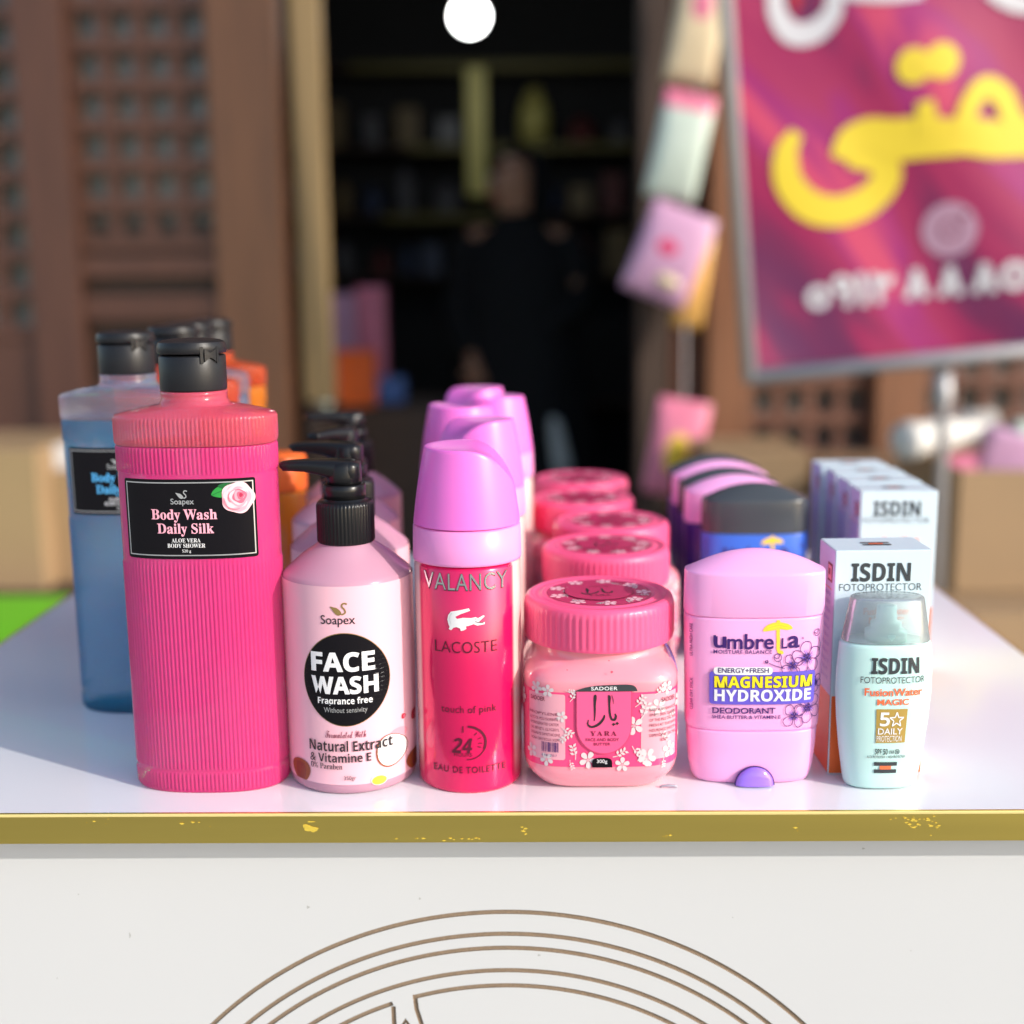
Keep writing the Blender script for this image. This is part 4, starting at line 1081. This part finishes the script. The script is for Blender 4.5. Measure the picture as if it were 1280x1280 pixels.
# lamp
lp = at(587, 20, 4.75)
lampt = empty('pendant_lamp', 'lit round white globe lamp hanging in the dark shop', 'lamp', lp)
b = MB(); b.dome((0, 0, 0), .066, .066, .066, 'lamp', 32); b.build('globe', lampt)
b = MB(); b.tube([(0, 0, .07), (0, 0, 3.2 - lp.z)], .004, 'black', 8); b.tube([(0, 0, .07), (0, 0, .13)], .022, 'black', 16); b.build('cord', lampt)

# shelves at the back of the shop
def shelving():
    Y = 6.05
    t = empty('wall_shelves', 'dark wall shelves with brass edges along the back of the shop', 'shelves', (0, Y, 0))
    b = MB()
    zs = [at(500, p, Y).z for p in (80, 182, 268, 345)] + [.5]
    for z in zs: b.box(-1.3, 1.2, 0, .22, z - .02, z, 'wooddark')
    b.box(-1.33, -1.305, 0, .22, 0, 3.1, 'wooddark'); b.box(1.205, 1.23, 0, .22, 0, 3.1, 'wooddark')
    b.build('board', t)
    for z, x0, x1 in ((zs[0], -.9, 1.1), (zs[1], -.60, .8), (zs[2], -.75, -.15)):
        g = MB(); g.box(x0, x1, -.012, -.001, z - .035, z + .003, 'brass_dim'); g.build('shelf_edge', t)
    p0, p1 = at(595, 86, Y), at(597, 246, Y)
    g = MB(); g.box(p0.x - .05, p0.x + .05, -.06, -.013, p1.z, p0.z, 'brass_lit', .006); g.build('brass_upright', t)
    gp, gq = at(668, 183, Y + .06), at(668, 112, Y + .06); hj = gq.z - zs[1]
    b = MB(); b.lathe([(.05, 0), (.075, .02), (.08, hj * .5), (.06, hj * .8), (.035, hj * .9), (.035, hj)], 'brass_lit', 24)
    tag(b.build('brass_jar', None, (gp.x, Y + .06, zs[1] + .001)), 'round warm brass coloured jar on a shelf right of the bright upright', 'jar')
    rnd = random.Random(11)
    k = 0
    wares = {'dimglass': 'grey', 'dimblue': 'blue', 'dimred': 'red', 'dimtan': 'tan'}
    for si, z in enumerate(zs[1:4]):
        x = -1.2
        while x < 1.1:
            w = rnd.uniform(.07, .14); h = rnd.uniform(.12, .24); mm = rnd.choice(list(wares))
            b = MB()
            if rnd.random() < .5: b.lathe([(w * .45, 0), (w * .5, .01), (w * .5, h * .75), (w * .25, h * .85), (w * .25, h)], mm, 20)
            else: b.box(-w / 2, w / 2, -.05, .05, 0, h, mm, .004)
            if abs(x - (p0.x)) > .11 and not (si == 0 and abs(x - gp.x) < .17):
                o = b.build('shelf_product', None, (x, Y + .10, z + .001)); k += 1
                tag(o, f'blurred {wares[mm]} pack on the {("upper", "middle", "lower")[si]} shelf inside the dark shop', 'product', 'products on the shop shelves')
            x += w + rnd.uniform(.04, .12)
shelving()

# goods just inside the doorway, at the left
def crate_goods():
    base = at(440, 480, 3.35)
    t = empty('shop_counter', 'low dark counter just inside the doorway', 'counter', (0, 0, 0))
    b = MB(); zt = at(440, 505, 3.35).z; b.box(-.62, -.20, 3.15, 3.65, .021, zt, 'wooddark', .006); b.build('counter_body', t)
    for px, py, w, h, mm, lab, Y in ((448, 505, .115, .17, 'carton_orange', 'bright orange pack standing inside the doorway', 3.30), (408, 505, .035, .17, 'pk3', 'slim whitish pack beside the orange one in the doorway', 3.25),
                                    (490, 505, .09, .08, 'pkblue', 'small blue pack on the counter in the doorway', 3.40)):
        p = at(px, py, Y); b = MB(); b.box(-w / 2, w / 2, -.04, .04, 0, h, mm, .006)
        tag(b.build('product_pack', None, (p.x, Y, zt + .001)), lab, 'pack')
    for px, w, h, mm, lab, dz in ((430, .085, .17, 'pk4', 'tall lilac pack behind the orange one', 0), (466, .09, .19, 'pk1', 'dusky pink pack behind the orange one', 0)):
        p = at(px, 420, 3.5); b = MB(); b.box(-w / 2, w / 2, -.04, .04, 0, h + .17, mm, .006)
        tag(b.build('product_pack', None, (p.x, 3.5, zt + .001)), lab, 'pack')
crate_goods()

# ------------------------------------------------------------------ person in black
def person():
    Y = 3.95
    hd = at(646, 228, Y); hx, hz = hd.x, hd.z
    hand = at(668, 432, Y - .10)
    t = empty('person', 'person in long black clothes and headscarf holding a grey bag in the dark doorway', 'person', (hx, Y, .021))
    hz -= .021; hn = Vector((hand.x - hx, -.14, hand.z - .021))
    # body: one skinned surface grown from joints
    J = {}; V = []; E_ = []; Rr = []
    def j(name, co, r, par=None):
        J[name] = len(V); V.append(Vector(co)); Rr.append(r)
        if par: E_.append((J[par], J[name]))
    sc = hz / 1.47
    j('pelvis', (0, 0, .86 * sc), (.15, .11)); j('waist', (0, 0, 1.02 * sc), (.125, .095), 'pelvis'); j('chest', (0, 0, 1.19 * sc), (.15, .10), 'waist'); j('neckb', (0, 0, 1.31 * sc), (.07, .06), 'chest')
    j('neck', (-.005, 0, 1.37 * sc), (.05, .05), 'neckb'); j('jaw', (-.022, -.01, 1.42 * sc), (.065, .06), 'neck'); j('head', (-.012, -.006, 1.50 * sc), (.083, .078), 'jaw'); j('crown', (-.004, 0, 1.565 * sc), (.05, .05), 'head')
    j('nose', (-.108, -.05, 1.455 * sc), (.012, .012), 'jaw')
    for s, nm in ((-1, 'l'), (1, 'r')):
        j(nm + 'sh', (s * .15, 0, 1.27 * sc), (.055, .055), 'chest')
        if s < 0: el, wr = Vector((-.22, -.02, 1.02 * sc)), Vector((-.16, -.14, .86 * sc))
        else: el, wr = Vector((.235, -.03, 1.05 * sc)), hn + Vector((.01, .02, .05))
        j(nm + 'el', el, (.042, .042), nm + 'sh'); j(nm + 'wr', wr, (.026, .024), nm + 'el')
        pl = wr + (Vector((-.01, -.01, -.05)) if s > 0 else Vector((.02, -.05, -.03))); j(nm + 'pa', pl, (.034, .018), nm + 'wr')
        for f in range(4):
            k = pl + Vector((-.028 + f * .018, -.006, -.036)); j(f'{nm}f{f}', k, (.009, .009), nm + 'pa'); j(f'{nm}g{f}', k + Vector((-.010, .012, -.026 + .004 * abs(f - 1))), (.0075, .0075), f'{nm}f{f}')
        th = pl + Vector((-.04, -.02, .0)); j(nm + 'th', th, (.010, .010), nm + 'pa'); j(nm + 't2', th + Vector((-.008, -.006, -.028)), (.008, .008), nm + 'th')
        j(nm + 'hip', (s * .09, 0, .80 * sc), (.09, .09), 'pelvis'); j(nm + 'kn', (s * .09, -.02, .46 * sc), (.055, .055), nm + 'hip'); j(nm + 'an', (s * .09, .01, .08), (.036, .036), nm + 'kn'); j(nm + 'to', (s * .10, -.13, .03), (.035, .025), nm + 'an')
    me = bpy.data.meshes.new('body'); me.from_pydata(V, E_, []); o = bpy.data.objects.new('body', me); COL.objects.link(o)
    md = o.modifiers.new('s', 'SKIN'); md.use_smooth_shade = True
    for i, sv_ in enumerate(me.skin_vertices[0].data): sv_.radius = Rr[i]; sv_.use_root = (i == 0)
    o.modifiers.new('u', 'SUBSURF').levels = 2
    bm_ = bpy.data.meshes.new_from_object(o.evaluated_get(bpy.context.evaluated_depsgraph_get())); bpy.data.objects.remove(o)
    bm_.materials.clear(); bm_.materials.append(M['skin'])
    bo = bpy.data.objects.new('body', bm_); COL.objects.link(bo); bo.parent = t
    f = MB()
    for dy in (-.062, -.010):
        f.dome((-.088 if dy < -.05 else -.084, dy, 1.485 * sc), .010, .010, .008, 'bwhite', 12); f.dome((-.096 if dy < -.05 else -.092, dy - .002, 1.485 * sc), .004, .004, .004, 'black', 10)
    f.dome((-.087, -.04, 1.415 * sc), .012, .022, .007, 'pkred', 14); f.build('face_features', t)
    # robe: follows the shoulders, flares to the hem
    r = MB(); rings = []
    for z, rx, ry in ((.03, .33, .27), (.30, .30, .25), (.60, .26, .21), (.85, .225, .185), (1.02, .20, .165), (1.16, .205, .16), (1.25, .185, .13), (1.31, .11, .09), (1.36, .068, .066)):
        rings.append([(rx * (1 + .05 * math.sin(6 * q + z * 2) * (z < .9)) * math.cos(q), ry * (1 + .06 * math.sin(5 * q + 1) * (z < .9)) * math.sin(q), z * sc) for q in [k * 2 * PI / 48 for k in range(48)]])
    r.loft(rings, 'cloth_black', True, False); r.build('robe', t)
    s_ = MB()
    for s, nm in ((-1, 'l'), (1, 'r')):
        a, b_, c_ = V[J[nm + 'sh']], V[J[nm + 'el']], V[J[nm + 'wr']]
        s_.tube([a, a.lerp(b_, .5), b_, b_.lerp(c_, .5), b_.lerp(c_, .92)], [.075, .068, .062, .056, .055], 'cloth_black', 20)
    s_.build('sleeves', t)
    h = MB(); rings = []
    for i in range(15):                       # hood open towards the face, on the viewer's left
        u = i / 14; zz = (1.33 + .27 * u) * sc; rr = .115 * math.sqrt(max(.02, 1 - (2 * u - .75) ** 2 * .62))
        rings.append([(.012 + rr * math.cos(q), .006 + rr * .98 * math.sin(q), zz) for q in [R(-68) + R(216) * k / 30 for k in range(31)]])
    vs = [p for g in rings for p in g]; fs = []
    for a_ in range(14):
        for k in range(30): fs.append((a_ * 31 + k, a_ * 31 + k + 1, (a_ + 1) * 31 + k + 1, (a_ + 1) * 31 + k))
    h.add(vs, fs, 'cloth_black'); top = rings[-1]
    h.add(top + [(.0, 0, 1.615 * sc)], [(k, k + 1, 31) for k in range(30)], 'cloth_black')
    h.build('headscarf', t)
    # bag hanging from the hand
    g = MB(); rings = []
    for z, w, d in ((0, .02, .015), (-.10, .045, .03), (-.20, .085, .05), (-.33, .12, .065), (-.42, .13, .07), (-.46, .11, .05)):
        rings.append([(w * math.copysign(abs(math.cos(q)) ** .8, math.cos(q)) * (1 + .05 * math.sin(7 * q)), d * math.sin(q) * (1 + .08 * math.sin(5 * q)), z) for q in [k * 2 * PI / 32 for k in range(32)]])
    g.loft(rings, 'bag')
    bo = g.build('shopping_bag', None, (hand.x + .012, Y - .15, hand.z - .055)); tag(bo, 'grey plastic bag hanging from the hand of the person in black', 'bag')
person()

# ------------------------------------------------------------------ packets hanging on the right door jamb
def packets():
    Y = 2.60
    p0 = at(872, -60, Y)
    c = MB(); c.tube([at(886, -80, Y + .03), at(872, 130, Y + .03), at(858, 270, Y + .03), at(856, 480, Y + .03), at(850, 590, Y + .03)], .003, 'bwhite', 6)
    tag(c.build('packet_string'), 'thin cord the packets hang from beside the doorway', 'cord')
    for px, py, w, h, tilt, mm, m2, lab, dy in ((874, 22, 58, 150, -10, 'pk2', 'pk1', 'cream packet at the top of the hanging row', 0), (850, 183, 62, 124, -12, 'pk3', 'pk1', 'pale mint packet with pink top, hanging second from the top', 0),
                                            (836, 318, 82, 112, -22, 'pk4', 'pk1', 'lilac pink packet hanging beside the tan one', 0), (866, 352, 38, 112, -8, 'pk5', 'pk2', 'narrow tan packet hanging partly behind the lilac one', .035), (846, 560, 66, 120, -10, 'pk1', 'pk5', 'lowest hanging packet, pink with a yellow spot', 0)):
        p = at(px, py, Y + dy); k = 3.21 / FPX; W_, H_ = w * k, h * k; b = MB(); rings = []
        for i in range(13):
            u = i / 12; th = .028 * math.sin(PI * u) ** .7 + .0015; cr = (u < .06 or u > .94)
            rings.append([(W_ / 2 * math.copysign(abs(math.cos(q)) ** .5, math.cos(q)) * (1 if not cr else .98), th * math.sin(q), (u - .5) * H_) for q in [j * 2 * PI / 24 for j in range(24)]])
        n0 = 10 if py < 250 else 12
        b.loft(rings[:n0 + 1], mm, True, False); b.loft(rings[n0:], m2, False, True)
        if py < 100: b.dome((0, -.020, .02), W_ * .30, .012, H_ * .16, 'pk1', 20)
        if 250 < py < 340: b.dome((-.01, -.018, .01), W_ * .28, .013, H_ * .14, 'lidsticker', 20); b.dome((.02, -.018, -.06), W_ * .2, .012, H_ * .08, 'pk2', 20)
        if m2 == 'pk5': b.dome((0, -.022, -.01), W_ * .28, .012, H_ * .22, 'umbyellow', 20)
        o = b.build('hanging_packet', None, p); o.rotation_euler = (0, R(-tilt), 0)
        tag(o, lab, 'packet', 'packets hanging by the door')
packets()

# ------------------------------------------------------------------ banner on its stand
def banner():
    Y = 1.70
    c0 = at(946, 461, Y); k = 1.0 / (FPX / ((Y - CY) * math.cos(PITCH) + .02))
    k *= .985
    t = empty('banner_stand', 'magenta banner with yellow and white lettering on a grey tube stand', 'banner', (c0.x, Y, c0.z), 0)
    t.rotation_euler = (0, R(-5.1), 0)
    wpx, hpx = 620, 1500  # unseen upper height added so its shadow covers the shop front
    m = MB(); nx, nz = 24, 56; vs, fs = [], []
    wav = lambda u, v: .010 * math.sin(u * 8 + v * 4) + .006 * math.sin(v * 13 - u * 6) + .004 * math.sin(u * 21 + v * 9)
    for j in range(nz + 1):
        for i in range(nx + 1):
            u, v = wpx * k * i / nx, hpx * k * j / nz; vs.append((u, wav(u, v), v))
    for j in range(nz):
        for i in range(nx): fs.append((j * (nx + 1) + i, j * (nx + 1) + i + 1, (j + 1) * (nx + 1) + i + 1, (j + 1) * (nx + 1) + i))
    m.add(vs, fs, 'banner')
    al = R(5.1)
    def B(p):                                  # artwork drawn on the slanting banner
        d = at(760 + p[0] / 2.4615, p[1] / 2.4615, Y) - c0
        return ((d.x * math.cos(al) + d.z * math.sin(al)) / k, -(-d.x * math.sin(al) + d.z * math.cos(al)) / k)
    A = Art(0, 0, 0, k, k, lambda u, z, off: (u, wav(u, z) - off, z), base=.0015, step=.0008, maxdu=.02); A.mb = m
    st = lambda P, mm, lay=1: A.stroke([(*B(p[:2]), p[2] / 2.4615) for p in P], 1, mm, lay, 8)
    st([(580, 408, 40), (548, 470, 70), (556, 560, 84), (620, 632, 92), (710, 650, 92), (800, 618, 92), (858, 552, 88), (838, 490, 90), (768, 470, 96), (730, 480, 70)], 'byellow')
    st([(716, 490, 60), (740, 430, 70), (800, 408, 84), (880, 430, 120), (960, 425, 120), (1040, 425, 110), (1100, 420, 110), (1180, 430, 110), (1280, 425, 110), (1400, 420, 110), (1700, 400, 110)], 'byellow', 2)
    st([(965, 315, 50), (972, 360, 60), (976, 420, 70)], 'byellow', 3)
    st([(1090, 420, 60), (1100, 340, 62), (1150, 272, 66), (1210, 296, 66), (1240, 360, 66), (1290, 430, 66)], 'byellow', 3)
    for x, y in ((930, 208), (1018, 192)): A.disc(*B((x, y)), 21, 21, 'byellow', 1)
    A.disc(*B((974, 204)), 14, 15, 'byellow', 2)
    st([(520, -70, 46), (522, 30, 54), (566, 98, 66), (636, 96, 66), (690, 40, 56), (700, -24, 44), (760, -18, 46), (860, -14, 50), (960, -22, 40)], 'bwhite')
    st([(1170, -30, 50), (1230, 4, 56), (1300, 18, 50), (1420, -10, 50)], 'bwhite', 2)
    st([(575, -30, 26), (584, 0, 30), (580, 26, 14)], 'pkred', 3)
    # round camera-like symbol
    x, y = B((1050, 706)); A.ring(x, y, 20, 33, 'emblem', 1, n=40); A.disc(x, y, 20.5, 20.5, 'emblem', 2, 30); A.ring(x, y, 10, 13, 'jarink', 3, n=30); A.disc(x + 17, y - 15, 4, 4, 'jarink', 3, 12)
    # telephone digits
    A.ring(*B((652, 915)), 6, 15, 'bwhite', 1, n=24)
    def digits(D, x, y):
        if D == '9': A.ring(*B((x - 6, y - 18)), 4, 12, 'bwhite', 1, n=20); st([(x + 14, y - 40, 24), (x + 16, y + 5, 24), (x + 10, y + 50, 20)], 'bwhite', 2)
        if D == '1': st([(x - 10, y - 48, 24), (x, y, 26), (x + 4, y + 50, 22)], 'bwhite')
        if D == '3':
            st([(x - 34, y - 42, 22), (x - 18, y, 24), (x - 14, y + 48, 20)], 'bwhite'); st([(x - 30, y - 24, 18), (x - 10, y - 12, 20), (x - 4, y - 36, 18)], 'bwhite', 2); st([(x - 4, y - 34, 18), (x + 12, y - 12, 20), (x + 24, y - 38, 18)], 'bwhite', 3)
        if D == '8': st([(x - 26, y + 46, 22), (x - 6, y - 6, 26), (x, y - 46, 22)], 'bwhite'); st([(x, y - 46, 22), (x + 10, y - 4, 26), (x + 30, y + 42, 22)], 'bwhite', 2)
        if D == '5': A.ring(*B((x, y)), 8, 18, 'bwhite', 1, n=24); 
    for D, x, y in (('9', 728, 894), ('1', 788, 890), ('3', 852, 884), ('8', 950, 874), ('8', 1050, 866), ('8', 1150, 856), ('5', 1240, 848), ('8', 1330, 840), ('9', 1420, 832)): digits(D, x, y)
    m.build('banner_cloth', t)
    f = MB(); W_, H_ = wpx * k, hpx * k; r = .0135
    f.tube([(-r, 0, -.02), (-r, 0, H_)], r, 'steel', 14); f.tube([(W_ + r, 0, -.02), (W_ + r, 0, H_)], r, 'steel', 14)
    f.tube([(-.02, 0, -r), (W_ + .02, 0, -r)], r * .95, 'steel', 14); f.tube([(-.02, 0, H_), (W_ + .02, 0, H_)], r * .95, 'steel', 14)
    f.build('frame', t)
    p = MB()
    q = at(1178, 470, Y + .03) - c0; lo = at(1185, 560, Y + .03) - c0
    Rm = Matrix.Rotation(R(5.1), 3, 'Y')
    A0, A1 = Rm @ Vector((q.x, .03, q.z + .01)), Rm @ Vector((lo.x, .03, .0 - c0.z + .01))
    p.tube([A0, Rm @ Vector((q.x + .004, .03, q.z - .05)), Rm @ Vector((q.x + .006, .03, q.z - .06)), A1], [.017, .017, .010, .010], 'steel', 14)
    for s in (-1, 1): p.tube([A1 + Rm @ Vector((0, 0, .25)), A1 + Rm @ Vector((s * .3, .1, 0))], .010, 'steel', 10)
    p.tube([A1 + Rm @ Vector((0, 0, .25)), A1 + Rm @ Vector((0, -.3, 0))], .010, 'steel', 10)
    p.build('pole', t)
banner()

# ------------------------------------------------------------------ boxes around the stall
def cardboard(name, x0, x1, y0, y1, z0, z1, label, open_=False, m='card'):
    t = empty(name, label, 'box', ((x0 + x1) / 2, (y0 + y1) / 2, z0), group='cardboard boxes round the stall')
    hx, hy, h = (x1 - x0) / 2, (y1 - y0) / 2, z1 - z0
    b = MB()
    if open_:
        for q in ((-hx, hx, -hy, -hy + .005), (-hx, hx, hy - .005, hy), (-hx, -hx + .005, -hy + .006, hy - .006), (hx - .005, hx, -hy + .006, hy - .006)): b.box(*q, 0, h, m, .001)
        b.box(-hx + .006, hx - .006, -hy + .006, hy - .006, .001, .006, m)
    else: b.box(-hx, hx, -hy, hy, 0, h, m, .004)
    b.build('box_body', t)
    if not open_:
        s = MB(); s.box(-hx + .002, hx - .002, -.022, .022, h + .0003, h + .0012, 'tan'); s.build('tape', t)
    return t
pA, pB = at(1192, 740, 1.75), at(1192, 588, 1.75)
cardboard('cardboard_box', pA.x, pA.x + .62, 1.75, 2.15, pA.z, pB.z, 'open brown cardboard box right of the table, upper of two', True)
q = at(1150, 752, 1.70); cardboard('cardboard_box', q.x - .02, q.x + .80, 1.60, 2.30, .0, pA.z - .003, 'lower brown cardboard box under the open one, right of the table')
def roll():
    p, p2 = at(1128, 552, 1.83), at(1236, 530, 1.95)
    b = MB(); n = 14; pts = [p.lerp(p2, i / n) for i in range(n + 1)]
    b.tube(pts, [.034 + .004 * math.sin(i * 1.3) for i in range(n + 1)], mat('white film', (.72, .71, .68), .4, bump=.4, bscale=40), 18)
    tag(b.build('plastic_roll'), 'crumpled white plastic roll lying across the open box', 'roll')
roll()
rnd = random.Random(2)
for px, py, w, h, mm, lab in ((1252, 592, .11, .12, 'pk4', 'lilac packet sticking out of the open box'), (1212, 596, .09, .08, 'pk1', 'dusky pink packet below the white roll in the open box'), (1285, 588, .10, .13, 'pk3', 'pale packet at the far right of the open box'), (1240, 600, .12, .06, 'pkblue', 'dark blue packet low in the open box')):
    p = at(px, py, 1.90 + (.06 if mm == 'pkblue' else 0)); b = MB(); b.box(-w / 2, w / 2, -.02, .02, -.14, h - .03, mm, .012, True)
    o = b.build('goods_packet', None, p); o.rotation_euler = (R(rnd.uniform(-12, 12)), R(rnd.uniform(-14, 14)), 0); tag(o, lab, 'packet')
a, b2 = at(885, 640, 2.25), at(1012, 566, 2.25)
cardboard('cardboard_box', a.x, b2.x, 2.25, 2.55, .0, b2.z, 'pale beige cardboard box behind the row of stick deodorants')
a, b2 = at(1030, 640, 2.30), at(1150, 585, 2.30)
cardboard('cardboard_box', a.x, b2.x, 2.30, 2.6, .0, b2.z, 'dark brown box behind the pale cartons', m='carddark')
zl = at(30, 738, 2.05).z
cardboard('cardboard_box', at(-120, 600, 2.05).x, at(47, 600, 2.05).x, 2.05, 2.4, zl, at(30, 562, 2.05).z, 'large brown cardboard box at the far left edge')
cardboard('cardboard_box', at(50, 600, 2.12).x, at(150, 600, 2.12).x, 2.12, 2.45, zl, at(60, 592, 2.12).z, 'smaller brown cardboard box behind the blue bottle')
p = at(82, 590, 2.15); b = MB(); b.box(-.05, .05, -.05, .05, 0, .055, 'bwhite', .006); tag(b.build('white_box', None, (p.x, 2.20, at(60, 592, 2.12).z + .002)), 'small white box on top of the smaller cardboard box at left', 'box')
def bench():
    t = empty('low_bench', 'dark wooden bench carrying the cardboard boxes at the left', 'bench', (0, 0, 0))
    x0, x1 = -1.75, -.45
    b = MB(); b.box(x0, x1, 2.0, 2.5, zl - .05, zl - .001, 'wooddark', .004); b.build('bench_top', t)
    for x in (x0 + .06, x1 - .06):
        for y in (2.06, 2.44): b = MB(); b.box(x - .03, x + .03, y - .03, y + .03, 0, zl - .051, 'wooddark', .003); b.build('leg', t)
bench()
def green_table():
    t = empty('green_table', 'low table with a bright green top beyond the left edge of the stall', 'table', (0, 0, 0))
    z = .52
    yb = CY + (CZ - z) / math.tan(PITCH + math.atan(100 / FPX))
    b = MB(); b.box(-1.55, -.50, 1.0, yb, z - .03, z, 'green', .006); b.build('tabletop', t)
    for x in (-1.50, -.55):
        for y in (1.05, yb - .05): b = MB(); b.box(x - .025, x + .025, y - .025, y + .025, 0, z - .031, 'wooddark', .003); b.build('leg', t)
green_table()
